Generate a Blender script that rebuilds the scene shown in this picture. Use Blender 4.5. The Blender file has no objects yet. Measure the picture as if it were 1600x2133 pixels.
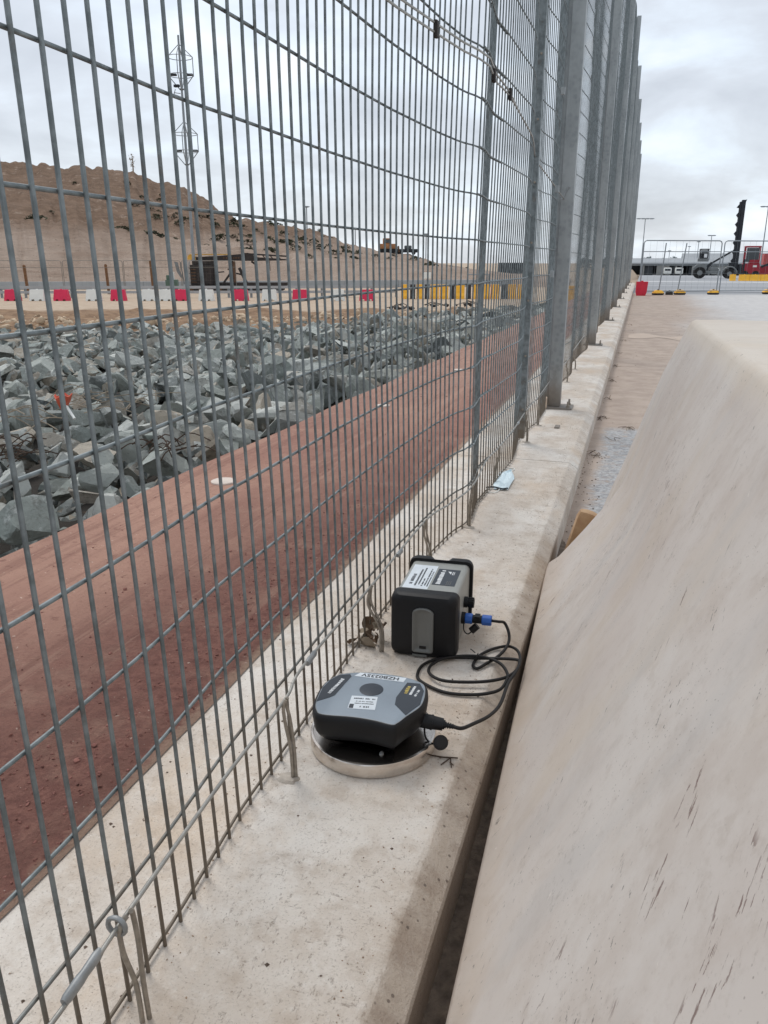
import bpy, bmesh, math, random
import numpy as np
from mathutils import Vector, Matrix, noise as mnoise

random.seed(7); np.random.seed(7)
R = math.radians
scene = bpy.context.scene
COL = scene.collection

# ------------------------------------------------------------------ camera
cam = bpy.data.cameras.new('camera'); camo = bpy.data.objects.new('camera', cam); COL.objects.link(camo)
cam.sensor_fit = 'VERTICAL'; cam.sensor_height = 24.0; cam.lens = 24.0 * 1650 / 2133
cam.clip_start = 0.02; cam.clip_end = 3000
camo.location = (0, 0, 1.0)
camo.rotation_euler = (R(90 - 17.5), 0, R(17.244))
scene.camera = camo

# ------------------------------------------------------------------ sky
SUN_EL, SUN_AZ = R(58), R(-48)          # azimuth from +Y towards +X
world = bpy.data.worlds.new('World'); scene.world = world; world.use_nodes = True
wt = world.node_tree; wt.nodes.clear()
def N(t, typ, **kw):
    n = t.nodes.new(typ)
    for k, v in kw.items():
        if k == 'inp':
            for kk, vv in v.items(): n.inputs[kk].default_value = vv
        else: setattr(n, k, v)
    return n
sky = N(wt, 'ShaderNodeTexSky', sky_type='NISHITA', sun_disc=False, sun_elevation=SUN_EL, sun_rotation=SUN_AZ)
tc = N(wt, 'ShaderNodeTexCoord')
sep = N(wt, 'ShaderNodeSeparateXYZ'); wt.links.new(tc.outputs['Generated'], sep.inputs[0])
zc = N(wt, 'ShaderNodeMath', operation='MAXIMUM', inp={1: 0.0}); wt.links.new(sep.outputs[2], zc.inputs[0])
za = N(wt, 'ShaderNodeMath', operation='ADD', inp={1: 0.30}); wt.links.new(zc.outputs[0], za.inputs[0])
dx = N(wt, 'ShaderNodeMath', operation='DIVIDE'); wt.links.new(sep.outputs[0], dx.inputs[0]); wt.links.new(za.outputs[0], dx.inputs[1])
dy = N(wt, 'ShaderNodeMath', operation='DIVIDE'); wt.links.new(sep.outputs[1], dy.inputs[0]); wt.links.new(za.outputs[0], dy.inputs[1])
cmb = N(wt, 'ShaderNodeCombineXYZ'); wt.links.new(dx.outputs[0], cmb.inputs[0]); wt.links.new(dy.outputs[0], cmb.inputs[1])
cn = N(wt, 'ShaderNodeTexNoise', inp={'Scale': 2.0, 'Detail': 8.0, 'Roughness': 0.52, 'Distortion': 0.3})
wt.links.new(cmb.outputs[0], cn.inputs['Vector'])
cr = N(wt, 'ShaderNodeValToRGB'); wt.links.new(cn.outputs[0], cr.inputs[0])
cr.color_ramp.elements[0].position = 0.30; cr.color_ramp.elements[0].color = (5.3, 5.6, 6.15, 1)
cr.color_ramp.elements[1].position = 0.68; cr.color_ramp.elements[1].color = (10.2, 10.4, 10.6, 1)
e = cr.color_ramp.elements.new(0.47); e.color = (7.0, 7.45, 8.1, 1); e = cr.color_ramp.elements.new(0.55); e.color = (8.1, 8.9, 9.8, 1)
mx = N(wt, 'ShaderNodeMixRGB', inp={0: 0.86}); wt.links.new(sky.outputs[0], mx.inputs[1]); wt.links.new(cr.outputs[0], mx.inputs[2])
bg = N(wt, 'ShaderNodeBackground', inp={'Strength': 0.1}); wt.links.new(mx.outputs[0], bg.inputs[0])
wo = N(wt, 'ShaderNodeOutputWorld'); wt.links.new(bg.outputs[0], wo.inputs[0])

# ------------------------------------------------------------------ sun (overcast: weak and very soft)
sl = bpy.data.lights.new('sun', 'SUN'); sl.energy = 1.4; sl.angle = R(22); sl.color = (1.0, 0.965, 0.92)
so = bpy.data.objects.new('sun', sl); COL.objects.link(so)
sd = Vector((math.sin(SUN_AZ) * math.cos(SUN_EL), math.cos(SUN_AZ) * math.cos(SUN_EL), math.sin(SUN_EL)))
so.rotation_euler = sd.to_track_quat('Z', 'Y').to_euler(); so.location = (0, 0, 30)
vs = scene.view_settings; vs.view_transform = 'Standard'; vs.look = 'None'; vs.exposure = 0.18; vs.gamma = 1.0; vs.use_curve_mapping = False
scene.render.engine = 'CYCLES'
scene.render.resolution_x = 768; scene.render.resolution_y = 1024

# ------------------------------------------------------------------ material helpers
MATS = {}
def S(c):   # sRGB 0-255 to linear
    return tuple(((v / 255) / 12.92 if v / 255 < 0.04045 else ((v / 255 + 0.055) / 1.055) ** 2.4) for v in c) + (1,)
def mat(name, col, rough=0.7, metal=0.0, var=0.12, scale=6.0, bump=0.0, bscale=40.0, col2=None, spec=0.5, perobj=0.0, lo=0.35, hi=0.65, coat=0.0):
    if name in MATS: return MATS[name]
    m = bpy.data.materials.new(name); m.use_nodes = True; t = m.node_tree; t.nodes.clear()
    o = N(t, 'ShaderNodeOutputMaterial'); b = N(t, 'ShaderNodeBsdfPrincipled'); t.links.new(b.outputs[0], o.inputs[0])
    b.inputs['Roughness'].default_value = rough; b.inputs['Metallic'].default_value = metal
    b.inputs['Specular IOR Level'].default_value = spec
    if coat: b.inputs['Coat Weight'].default_value = coat
    g = N(t, 'ShaderNodeNewGeometry')
    n = N(t, 'ShaderNodeTexNoise', inp={'Scale': scale, 'Detail': 6.0, 'Roughness': 0.6}); t.links.new(g.outputs['Position'], n.inputs['Vector'])
    r = N(t, 'ShaderNodeValToRGB'); t.links.new(n.outputs[0], r.inputs[0])
    c = Vector(col[:3]); d = Vector(col2[:3]) if col2 else c * (1 + var)
    if not col2: c = c * (1 - var)
    r.color_ramp.elements[0].position = lo; r.color_ramp.elements[0].color = (*c, 1)
    r.color_ramp.elements[1].position = hi; r.color_ramp.elements[1].color = (*d, 1)
    out = r.outputs[0]
    if perobj:
        oi = N(t, 'ShaderNodeObjectInfo'); h = N(t, 'ShaderNodeHueSaturation')
        mr = N(t, 'ShaderNodeMapRange', inp={3: 1 - perobj, 4: 1 + perobj}); t.links.new(oi.outputs['Random'], mr.inputs[0])
        t.links.new(mr.outputs[0], h.inputs['Value']); t.links.new(out, h.inputs['Color']); out = h.outputs[0]
    t.links.new(out, b.inputs['Base Color'])
    if bump:
        n2 = N(t, 'ShaderNodeTexNoise', inp={'Scale': bscale, 'Detail': 5.0, 'Roughness': 0.65}); t.links.new(g.outputs['Position'], n2.inputs['Vector'])
        bp = N(t, 'ShaderNodeBump', inp={'Strength': bump, 'Distance': 0.6 / bscale}); t.links.new(n2.outputs[0], bp.inputs['Height']); t.links.new(bp.outputs[0], b.inputs['Normal'])
    MATS[name] = m; return m
class G:
    """small node-graph helper for the hand-made materials"""
    def __init__(s, name, rough=0.8, metal=0.0, spec=0.4):
        s.m = bpy.data.materials.new(name); s.m.use_nodes = True; s.t = s.m.node_tree; s.t.nodes.clear()
        s.o = N(s.t, 'ShaderNodeOutputMaterial'); s.b = N(s.t, 'ShaderNodeBsdfPrincipled'); s.t.links.new(s.b.outputs[0], s.o.inputs[0])
        s.b.inputs['Roughness'].default_value = rough; s.b.inputs['Metallic'].default_value = metal; s.b.inputs['Specular IOR Level'].default_value = spec
        s.pos = N(s.t, 'ShaderNodeNewGeometry').outputs['Position']; MATS[name] = s.m
        sp = N(s.t, 'ShaderNodeSeparateXYZ'); s.l(s.pos, sp.inputs[0]); s.x, s.y, s.z = sp.outputs
    def l(s, a, b): s.t.links.new(a, b)
    def sv(s, i, v):
        if isinstance(v, (int, float)): i.default_value = v
        elif isinstance(v, tuple): i.default_value = v
        else: s.l(v, i)
    def math(s, op, a, b=0.0, clamp=False):
        n = N(s.t, 'ShaderNodeMath', operation=op, use_clamp=clamp); s.sv(n.inputs[0], a); s.sv(n.inputs[1], b); return n.outputs[0]
    def scale(s, sx, sy, sz, off=(0, 0, 0), rot=(0, 0, 0)):
        n = N(s.t, 'ShaderNodeMapping'); s.l(s.pos, n.inputs[0]); n.inputs['Scale'].default_value = (sx, sy, sz); n.inputs['Location'].default_value = off; n.inputs['Rotation'].default_value = rot; return n.outputs[0]
    def noise(s, sc, det=5.0, rough=0.6, vec=None, dist=0.0):
        n = N(s.t, 'ShaderNodeTexNoise', inp={'Scale': sc, 'Detail': det, 'Roughness': rough, 'Distortion': dist}); s.l(vec if vec is not None else s.pos, n.inputs['Vector']); return n.outputs[0]
    def voro(s, sc, vec=None, feature='F1'):
        n = N(s.t, 'ShaderNodeTexVoronoi', inp={'Scale': sc}, feature=feature); s.l(vec if vec is not None else s.pos, n.inputs['Vector']); return n.outputs['Distance']
    def ramp(s, v, a, b):
        n = N(s.t, 'ShaderNodeMapRange', interpolation_type='SMOOTHSTEP', inp={1: a, 2: b}); s.l(v, n.inputs[0]); return n.outputs[0]
    def mix(s, f, a, b):
        n = N(s.t, 'ShaderNodeMixRGB'); s.sv(n.inputs[0], f); s.sv(n.inputs[1], a); s.sv(n.inputs[2], b); return n.outputs[0]
    def mul(s, f, a, b):
        n = N(s.t, 'ShaderNodeMixRGB', blend_type='MULTIPLY'); s.sv(n.inputs[0], f); s.sv(n.inputs[1], a); s.sv(n.inputs[2], b); return n.outputs[0]
    def col(s, c): s.l(c, s.b.inputs['Base Color']); return s
    def bump(s, h, st, d):
        n = N(s.t, 'ShaderNodeBump', inp={'Strength': st, 'Distance': d}); s.l(h, n.inputs['Height']); s.l(n.outputs[0], s.b.inputs['Normal']); return s

# ------------------------------------------------------------------ mesh helpers
class MB:
    def __init__(s): s.v = []; s.f = []; s.mi = []; s.cur = 0
    def add(s, vs, fs):
        o = len(s.v); s.v += [tuple(v) for v in vs]; s.f += [tuple(i + o for i in f) for f in fs]; s.mi += [s.cur] * len(fs); return s
    def box(s, x0, x1, y0, y1, z0, z1, M=None):
        vs = [Vector((x, y, z)) for x in (x0, x1) for y in (y0, y1) for z in (z0, z1)]
        if M: vs = [M @ v for v in vs]
        return s.add(vs, [(0, 1, 3, 2), (4, 6, 7, 5), (0, 4, 5, 1), (2, 3, 7, 6), (0, 2, 6, 4), (1, 5, 7, 3)])
    def bbox(s, x0, x1, y0, y1, z0, z1, b, M=None):
        """box with chamfered edges"""
        b = min(b, (x1 - x0) / 2.01, (y1 - y0) / 2.01, (z1 - z0) / 2.01)
        bm = bmesh.new(); bmesh.ops.create_cube(bm, size=1)
        for v in bm.verts: v.co = Vector(((x0 + x1) / 2 + v.co.x * (x1 - x0), (y0 + y1) / 2 + v.co.y * (y1 - y0), (z0 + z1) / 2 + v.co.z * (z1 - z0)))
        bmesh.ops.bevel(bm, geom=bm.edges[:], offset=b, segments=2, affect='EDGES', profile=0.6)
        bm.verts.index_update()
        s.add([(M @ v.co if M else v.co) for v in bm.verts], [[v.index for v in f.verts] for f in bm.faces]); bm.free(); return s
    def bar(s, p0, p1, w, h=None):
        """rectangular bar between two points"""
        p0, p1 = Vector(p0), Vector(p1); d = (p1 - p0); L = d.length; q = d.to_track_quat('Z', 'Y').to_matrix().to_4x4(); h = h or w
        return s.box(-w / 2, w / 2, -h / 2, h / 2, 0, L, Matrix.Translation(p0) @ q)
    def cyl(s, p0, p1, r0, r1=None, n=12, cap=True):
        r1 = r0 if r1 is None else r1; p0, p1 = Vector(p0), Vector(p1); q = (p1 - p0).to_track_quat('Z', 'Y')
        vs = []
        for p, r in ((p0, r0), (p1, r1)):
            for k in range(n):
                a = 2 * math.pi * k / n; vs.append(p + q @ Vector((r * math.cos(a), r * math.sin(a), 0)))
        fs = [(k, (k + 1) % n, n + (k + 1) % n, n + k) for k in range(n)]
        if cap: fs += [tuple(range(n - 1, -1, -1)), tuple(range(n, 2 * n))]
        return s.add(vs, fs)
    def tube(s, pts, r, n=6, cap=True, closed=False):
        pts = [Vector(p) for p in pts]; m = len(pts); rr = r if isinstance(r, (list, tuple)) else [r] * m
        vs = []; ref = None
        for i, p in enumerate(pts):
            a = pts[(i - 1) % m] if (i or closed) else p; b = pts[(i + 1) % m] if (i < m - 1 or closed) else p
            t = (b - a).normalized()
            if ref is None: ref = t.orthogonal().normalized()
            ref = (ref - t * ref.dot(t)).normalized(); u = t.cross(ref)
            for k in range(n):
                an = 2 * math.pi * k / n; vs.append(p + (ref * math.cos(an) + u * math.sin(an)) * rr[i])
        fs = []
        for i in range(m if closed else m - 1):
            j = (i + 1) % m
            for k in range(n): fs.append((i * n + k, i * n + (k + 1) % n, j * n + (k + 1) % n, j * n + k))
        if cap and not closed: fs += [tuple(range(n - 1, -1, -1)), tuple((m - 1) * n + k for k in range(n))]
        return s.add(vs, fs)
    def loft(s, loops, cap=True):
        n = len(loops[0]); vs = [p for L in loops for p in L]; fs = []
        for i in range(len(loops) - 1):
            for k in range(n): fs.append((i * n + k, i * n + (k + 1) % n, (i + 1) * n + (k + 1) % n, (i + 1) * n + k))
        if cap: fs += [tuple(range(n - 1, -1, -1)), tuple((len(loops) - 1) * n + k for k in range(n))]
        return s.add(vs, fs)
    def prism(s, poly, axis, a, b):
        """poly of 2D points swept along an axis from a to b"""
        def P(p, t): return {'x': (t, p[0], p[1]), 'y': (p[0], t, p[1]), 'z': (p[0], p[1], t)}[axis]
        return s.loft([[P(p, a) for p in poly], [P(p, b) for p in poly]])
    def lathe(s, prof, n=32, c=(0, 0)):
        return s.loft([[(c[0] + r * math.cos(2 * math.pi * k / n), c[1] + r * math.sin(2 * math.pi * k / n), z) for k in range(n)] for r, z in prof])
    def mesh(s, name, mats, smooth=None):
        me = bpy.data.meshes.new(name); me.from_pydata(s.v, [], s.f)
        for m in (mats if isinstance(mats, (list, tuple)) else [mats]): me.materials.append(m)
        if any(s.mi): me.polygons.foreach_set('material_index', s.mi)
        bm = bmesh.new(); bm.from_mesh(me); bmesh.ops.recalc_face_normals(bm, faces=bm.faces); bm.to_mesh(me); bm.free()
        if smooth is not None:
            me.polygons.foreach_set('use_smooth', [True] * len(me.polygons)); me.set_sharp_from_angle(angle=R(smooth))
        me.update(); return me
    def build(s, name, mats, parent=None, smooth=None, loc=None):
        return link(name, s.mesh(name, mats, smooth), parent, loc)
def link(name, me, parent=None, loc=None, rotz=None):
    o = bpy.data.objects.new(name, me); COL.objects.link(o)
    if parent: o.parent = parent
    if loc is not None: o.location = loc
    if rotz is not None: o.rotation_euler = (0, 0, rotz)
    return o
def tag(o, label, cat, group=None):
    o['label'] = label; o['category'] = cat
    if group: o['group'] = group
    return o
def struct(o): o['kind'] = 'structure'; return o
def stuff(o): o['kind'] = 'stuff'; return o
def thing(name, label, cat, loc=(0, 0, 0), rotz=0, group=None):
    o = bpy.data.objects.new(name, None); COL.objects.link(o); o.location = loc; o.rotation_euler = (0, 0, rotz); o.empty_display_size = 0.1
    return tag(o, label, cat, group)
def copy_tree(o, parent=None):
    c = o.copy(); COL.objects.link(c)
    if parent: c.parent = parent
    for ch in list(o.children): copy_tree(ch, c)
    return c
def spline(pts, x):
    xs = [p[0] for p in pts]; ys = [p[1] for p in pts]
    return float(np.interp(x, xs, ys))
def smooth_path(pts, k=6, closed=False):
    pts = [Vector(p) for p in pts]; n = len(pts); out = []
    for i in range(n if closed else n - 1):
        g = (lambda j: pts[j % n]) if closed else (lambda j: pts[max(0, min(n - 1, j))])
        p0, p1, p2, p3 = g(i - 1), g(i), g(i + 1), g(i + 2)
        for q in range(k):
            t = q / k; out.append(0.5 * ((2 * p1) + (p2 - p0) * t + (2 * p0 - 5 * p1 + 4 * p2 - p3) * t * t + (3 * p1 - p0 - 3 * p2 + p3) * t ** 3))
    if not closed: out.append(pts[-1])
    return out
def text_mesh(body, size, bold=0.0):
    cu = bpy.data.curves.new('lettering', 'FONT'); cu.body = body; cu.size = size; cu.align_x = 'CENTER'; cu.align_y = 'CENTER'; cu.offset = bold; cu.resolution_u = 3
    o = bpy.data.objects.new('lettering', cu); COL.objects.link(o)
    dg = bpy.context.evaluated_depsgraph_get(); me = bpy.data.meshes.new_from_object(o.evaluated_get(dg))
    bpy.data.objects.remove(o); bpy.data.curves.remove(cu); return me

# ------------------------------------------------------------------ materials
g = G('concrete_pale', 0.88, spec=0.3)
big = g.noise(2.2, 5, 0.6); mid = g.noise(14, 6, 0.7); fine = g.noise(210, 3, 0.65)
c = g.mix(g.ramp(big, .35, .66), S((198, 185, 171)), S((220, 213, 204)))
c = g.mix(g.math('MULTIPLY', g.ramp(g.noise(3.1, 6, .7, g.scale(1, .5, 1)), .47, .70), .65), c, S((202, 180, 156)))
c = g.mix(g.math('MULTIPLY', g.ramp(mid, .45, .72), .55), c, S((170, 152, 134)))
c = g.mix(g.math('MULTIPLY', g.ramp(g.noise(38, 5, .7), .5, .7), .35), c, S((226, 220, 212)))
area = g.ramp(g.noise(3.6, 4, .6), .40, .58); nearp = g.ramp(g.y, 3.6, 1.6)
scr = g.math('MAXIMUM', g.ramp(g.noise(95, 4, .8, g.scale(1, .5, 1, rot=(0, 0, .5))), .56, .66), g.ramp(g.noise(42, 5, .8, g.scale(.45, 1.6, 1, rot=(0, 0, -.3))), .60, .66))
c = g.mix(g.math('MULTIPLY', g.math('MULTIPLY', scr, area), .60), c, S((112, 97, 84)))
c = g.mix(g.math('MULTIPLY', g.ramp(fine, .56, .70), .4), c, S((108, 95, 83)))
c = g.mix(g.math('MULTIPLY', g.ramp(g.voro(75), .09, .05), .55), c, S((84, 72, 62)))
edge = g.ramp(g.math('ADD', g.x, g.math('MULTIPLY', g.math('SUBTRACT', mid, .5), .05)), -.29, -.258)
dirt = g.math('MULTIPLY', g.math('MULTIPLY', edge, g.ramp(g.math('ADD', g.y, g.math('MULTIPLY', big, 2.0)), 5.4, 2.4)), .62)
c = g.mix(dirt, c, g.mix(g.ramp(mid, .4, .65), S((164, 147, 129)), S((142, 124, 108))))
c = g.mix(g.math('MULTIPLY', g.math('MULTIPLY', edge, g.ramp(g.voro(46), .17, .10)), .65), c, S((70, 60, 54)))
# dirty lower face in the gutter, with the gap's shade painted in
shade_or_wet = g.math('MULTIPLY', g.ramp(g.math('ADD', g.z, g.math('MULTIPLY', g.math('SUBTRACT', mid, .5), .02)), -.030, -.042), g.ramp(g.math('ADD', g.y, big), 3.9, 3.2))
c = g.mix(g.math('MULTIPLY', shade_or_wet, .65), c, S((128, 115, 104)))
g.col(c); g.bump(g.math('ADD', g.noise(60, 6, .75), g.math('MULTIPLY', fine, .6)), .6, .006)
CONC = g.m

g = G('red_soil', 0.92, spec=0.25)
n1 = g.noise(1.1, 5, .6, g.scale(1.2, .35, 1)); n2 = g.noise(26, 6, .7); n3 = g.noise(5, 6, .65)
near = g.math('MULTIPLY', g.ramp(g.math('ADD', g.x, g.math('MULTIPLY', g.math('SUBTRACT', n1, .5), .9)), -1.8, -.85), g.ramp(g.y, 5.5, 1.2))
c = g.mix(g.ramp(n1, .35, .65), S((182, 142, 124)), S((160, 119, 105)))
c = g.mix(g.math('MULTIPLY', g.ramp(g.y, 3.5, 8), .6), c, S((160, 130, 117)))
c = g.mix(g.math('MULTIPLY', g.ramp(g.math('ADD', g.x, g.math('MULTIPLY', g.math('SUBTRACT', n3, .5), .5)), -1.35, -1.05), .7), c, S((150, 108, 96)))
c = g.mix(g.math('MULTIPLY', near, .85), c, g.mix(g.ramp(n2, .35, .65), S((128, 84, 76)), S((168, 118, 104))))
c = g.mix(g.math('MULTIPLY', g.ramp(n3, .48, .72), .5), c, S((192, 154, 134)))
c = g.mix(g.math('MULTIPLY', g.ramp(g.noise(3, 7, .75, g.scale(3.4, .22, 1, (1, 2, 0))), .50, .62), .5), c, S((136, 98, 86)))
c = g.mix(g.math('MULTIPLY', g.ramp(g.noise(120, 4, .8), .56, .68), .32), c, S((98, 68, 60)))
c = g.mix(g.math('MULTIPLY', g.ramp(g.math('ADD', g.x, g.math('MULTIPLY', g.math('SUBTRACT', n2, .5), .10)), -.915, -.885), .7), c, S((186, 160, 138)))
c = g.mix(g.math('MULTIPLY', g.ramp(n2, .55, .70), .5), c, S((104, 64, 56)))
c = g.mix(g.math('MULTIPLY', g.ramp(g.noise(4, 5, .7, g.scale(2.6, .10, 1)), .58, .64), .5), c, S((184, 146, 128)))
c = g.mix(g.math('MULTIPLY', g.ramp(g.noise(70, 2, .5), .72, .75), .8), c, S((214, 190, 174)))
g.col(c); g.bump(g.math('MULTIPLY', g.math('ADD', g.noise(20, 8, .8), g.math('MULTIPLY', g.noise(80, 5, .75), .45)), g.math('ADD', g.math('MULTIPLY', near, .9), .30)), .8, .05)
REDSOIL = g.m

g = G('yard_concrete', 0.85, spec=0.3)
n1 = g.noise(.35, 6, .6, g.scale(1, .5, 1)); n2 = g.noise(5, 6, .65)
pink = g.mix(g.ramp(n2, .3, .7), S((184, 167, 153)), S((164, 147, 134)))
grey = g.mix(g.ramp(n2, .3, .7), S((196, 193, 190)), S((180, 177, 175)))
# wind-blown sand lies along the plinth, bare concrete further out
m1 = g.ramp(g.math('ADD', g.math('SUBTRACT', g.x, g.math('MULTIPLY', g.y, .03)), g.math('MULTIPLY', n1, 2.2)), 1.2, 2.6)
c = g.mix(m1, pink, grey)
pt = g.math('MULTIPLY', g.ramp(g.noise(1.4, 5, .6, g.scale(2.6, .55, 1, (0.4, .35, 0))), .52, .60), .85)
wob = g.math('MULTIPLY', g.math('SUBTRACT', g.noise(5, 6, .7), .5), 1.0)
shade_or_wet = g.math('MULTIPLY', g.math('MULTIPLY', g.ramp(g.math('ADD', g.y, g.math('MULTIPLY', wob, .25)), 5.95, 5.75), g.ramp(g.math('ADD', g.x, g.math('MULTIPLY', wob, .16)), -.19, -.10)), g.ramp(g.noise(16, 6, .75), .30, .52))
c = g.mix(shade_or_wet, c, g.mix(g.ramp(g.noise(40, 5, .7), .4, .6), S((150, 149, 149)), S((186, 185, 184))))
far = g.ramp(g.math('ADD', g.y, g.math('MULTIPLY', n1, 2)), 33.2, 34.6)
c = g.mix(far, c, g.mix(g.ramp(g.noise(.12, 5, .6, g.scale(.2, 1, 1)), .35, .65), S((138, 140, 143)), S((160, 161, 163))))
c = g.mix(g.math('MULTIPLY', g.ramp(g.noise(60, 3, .6), .66, .72), .5), c, S((110, 92, 80)))
g.col(c); g.bump(g.noise(30, 6, .7), .3, .01)
YARD = g.m

g = G('dry_earth', 0.95, spec=0.2)
n1 = g.noise(.25, 6, .6); n2 = g.noise(2.5, 6, .7)
U = g.math('ADD', g.math('MULTIPLY', g.x, -.2964), g.math('MULTIPLY', g.y, .955))
c = g.mix(g.ramp(n2, .3, .7), S((186, 168, 148)), S((170, 150, 129)))
rub = g.ramp(g.math('ADD', U, g.math('MULTIPLY', n1, 3)), 35.0, 33.2)
c = g.mix(rub, c, g.mix(g.ramp(n2, .35, .65), S((148, 121, 96)), S((118, 94, 74))))
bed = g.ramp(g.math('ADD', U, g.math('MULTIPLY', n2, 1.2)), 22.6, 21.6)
c = g.mix(bed, c, S((60, 56, 52)))  # earth under the rocks darkened to paint in the shade of the gaps
c = g.mix(g.math('MULTIPLY', g.ramp(g.noise(12, 4, .7), .6, .7), .5), c, S((110, 92, 76)))
g.col(c); g.bump(g.noise(6, 7, .7), .5, .05)
EARTH = g.m

g = G('hill_earth', 0.95, spec=0.2)
n1 = g.noise(.07, 6, .65); n2 = g.noise(.9, 7, .7); st = g.noise(1.0, 6, .65, g.scale(.12, .12, 1.6), .4)
c = g.mix(g.ramp(n1, .35, .65), S((160, 142, 128)), S((144, 125, 110)))
up = g.ramp(g.math('ADD', g.z, g.math('MULTIPLY', n1, 3)), 4.0, 6.5)
c = g.mix(up, c, g.mix(g.ramp(n2, .3, .7), S((128, 105, 87)), S((102, 82, 67))))
c = g.mix(g.math('MULTIPLY', g.ramp(st, .5, .68), .45), c, S((128, 106, 90)))
c = g.mix(g.math('MULTIPLY', g.ramp(g.noise(.5, 6, .7, g.scale(1.2, 1.2, .2)), .58, .7), .5), c, S((186, 168, 152)))
c = g.mix(g.math('MULTIPLY', g.ramp(g.noise(2.2, 4, .6), .64, .7), .6), c, S((92, 76, 62)))
g.col(c); g.bump(g.math('ADD', n2, st), .7, .5)
HILL = g.m

def rock_material(name, island):
    g = G(name, 0.85, spec=0.3)
    if island: rnd = g.t.nodes.new('ShaderNodeNewGeometry').outputs['Random Per Island']
    else: rnd = g.t.nodes.new('ShaderNodeObjectInfo').outputs['Random']
    r = N(g.t, 'ShaderNodeValToRGB'); g.l(rnd, r.inputs[0]); r.color_ramp.interpolation = 'LINEAR'
    cs = [(0, (128, 133, 127)), (.14, (178, 182, 175)), (.28, (94, 99, 98)), (.44, (196, 198, 191)), (.56, (136, 127, 115)), (.68, (150, 157, 151)), (.80, (108, 111, 108)), (.9, (182, 169, 151)), (1, (122, 134, 135))]
    for i, (p, cc) in enumerate(cs):
        el = r.color_ramp.elements[i] if i < 2 else r.color_ramp.elements.new(p)
        el.position = p; el.color = S(cc)
    r.color_ramp.elements[0].position = 0
    c = r.outputs[0]
    c = g.mix(g.math('MULTIPLY', g.ramp(g.noise(9, 7, .72), .54, .66), .55), c, S((206, 209, 206)))
    c = g.mix(g.math('MULTIPLY', g.ramp(g.noise(6, 6, .75), .53, .66), .6), c, S((88, 84, 78)))
    c = g.mix(g.math('MULTIPLY', g.ramp(g.noise(45, 4, .7), .58, .7), .35), c, S((66, 68, 70)))
    g.col(c); g.bump(g.math('ADD', g.noise(26, 9, .8), g.math('MULTIPLY', g.voro(12), .7)), .6, .04)
    return g.m
ROCK = rock_material('rock', False); ROCKS = rock_material('rock_mass', True)

g = G('galvanised_wire', 0.55, .55, .5)
n1 = g.noise(30, 5, .6)
c = g.mix(g.ramp(n1, .35, .65), S((106, 113, 114)), S((136, 143, 144)))
mud = g.ramp(g.math('ADD', g.z, g.math('MULTIPLY', n1, .25)), .42, .18)
c = g.mix(g.math('MULTIPLY', mud, .8), c, S((112, 98, 82)))
c = g.mix(g.math('MULTIPLY', g.ramp(g.noise(11, 5, .7), .58, .68), .45), c, S((96, 84, 72)))
g.col(c); WIRE = g.m
g = G('galvanised_post', 0.5, .35, .5)
n1 = g.noise(7, 7, .65, g.scale(1, 1, .35)); v = g.voro(28)
c = g.mix(g.ramp(n1, .35, .65), S((138, 143, 144)), S((164, 168, 168)))
c = g.mix(g.math('MULTIPLY', g.ramp(v, .2, .6), .25), c, S((180, 184, 184)))
mud = g.ramp(g.math('ADD', g.z, g.math('MULTIPLY', n1, .35)), .50, .22)
c = g.mix(g.math('MULTIPLY', mud, .7), c, S((124, 110, 96)))
g.col(c); g.bump(g.noise(80, 4, .6), .08, .004); POST = g.m
CABLE = mat('steel_cable', S((158, 156, 150)), .45, .6, .15, 40, bump=.3, bscale=300)
ZINC = mat('zinc', S((150, 152, 152)), .5, .5, .18, 25)
STEEL = mat('stainless_rim', S((214, 206, 198)), .22, 1.0, .08, 30)
RUST = mat('rusty_rod', S((150, 141, 129)), .7, .3, .2, 60)

g = G('weathered_plastic', 0.48, 0, .45)
n1 = g.noise(1.6, 5, .6); n2 = g.noise(9, 6, .65)
c = g.mix(g.ramp(n1, .35, .68), S((200, 189, 180)), S((210, 202, 194)))
c = g.mix(g.math('MULTIPLY', g.ramp(g.noise(6, 7, .7, g.scale(1, 1, .7)), .44, .66), .5), c, S((188, 174, 162)))
c = g.mix(g.math('MULTIPLY', g.ramp(g.noise(24, 6, .75), .5, .68), .3), c, S((174, 160, 147)))
c = g.mix(g.math('MULTIPLY', g.ramp(g.noise(2.3, 5, .6, g.scale(1.1, 1.8, .7)), .48, .70), .4), c, S((200, 184, 164)))
c = g.mix(g.math('MULTIPLY', g.ramp(g.noise(2.6, 6, .65, g.scale(.8, 2.2, .6)), .50, .68), .35), c, S((184, 180, 176)))
c = g.mix(g.math('MULTIPLY', g.math('MULTIPLY', g.ramp(g.voro(120), .16, .09), g.ramp(g.noise(5, 4, .6), .48, .60)), .6), c, S((104, 90, 80)))
c = g.mix(g.math('MULTIPLY', g.math('MULTIPLY', g.ramp(g.noise(70, 5, .75), .54, .64), g.ramp(g.noise(3.2, 5, .65, g.scale(1, 1, 1, (4, 4, 4))), .55, .66)), .5), c, S((128, 116, 104)))
toe = g.ramp(g.math('ADD', g.z, g.math('MULTIPLY', g.math('SUBTRACT', n2, .5), .16)), .10, .0)
c = g.mix(g.math('MULTIPLY', toe, .45), c, S((186, 166, 146)))
c = g.mix(g.math('MULTIPLY', g.ramp(g.math('ADD', g.z, g.math('MULTIPLY', g.math('SUBTRACT', n2, .5), .05)), .74, .81), .4), c, S((214, 198, 174)))
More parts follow.
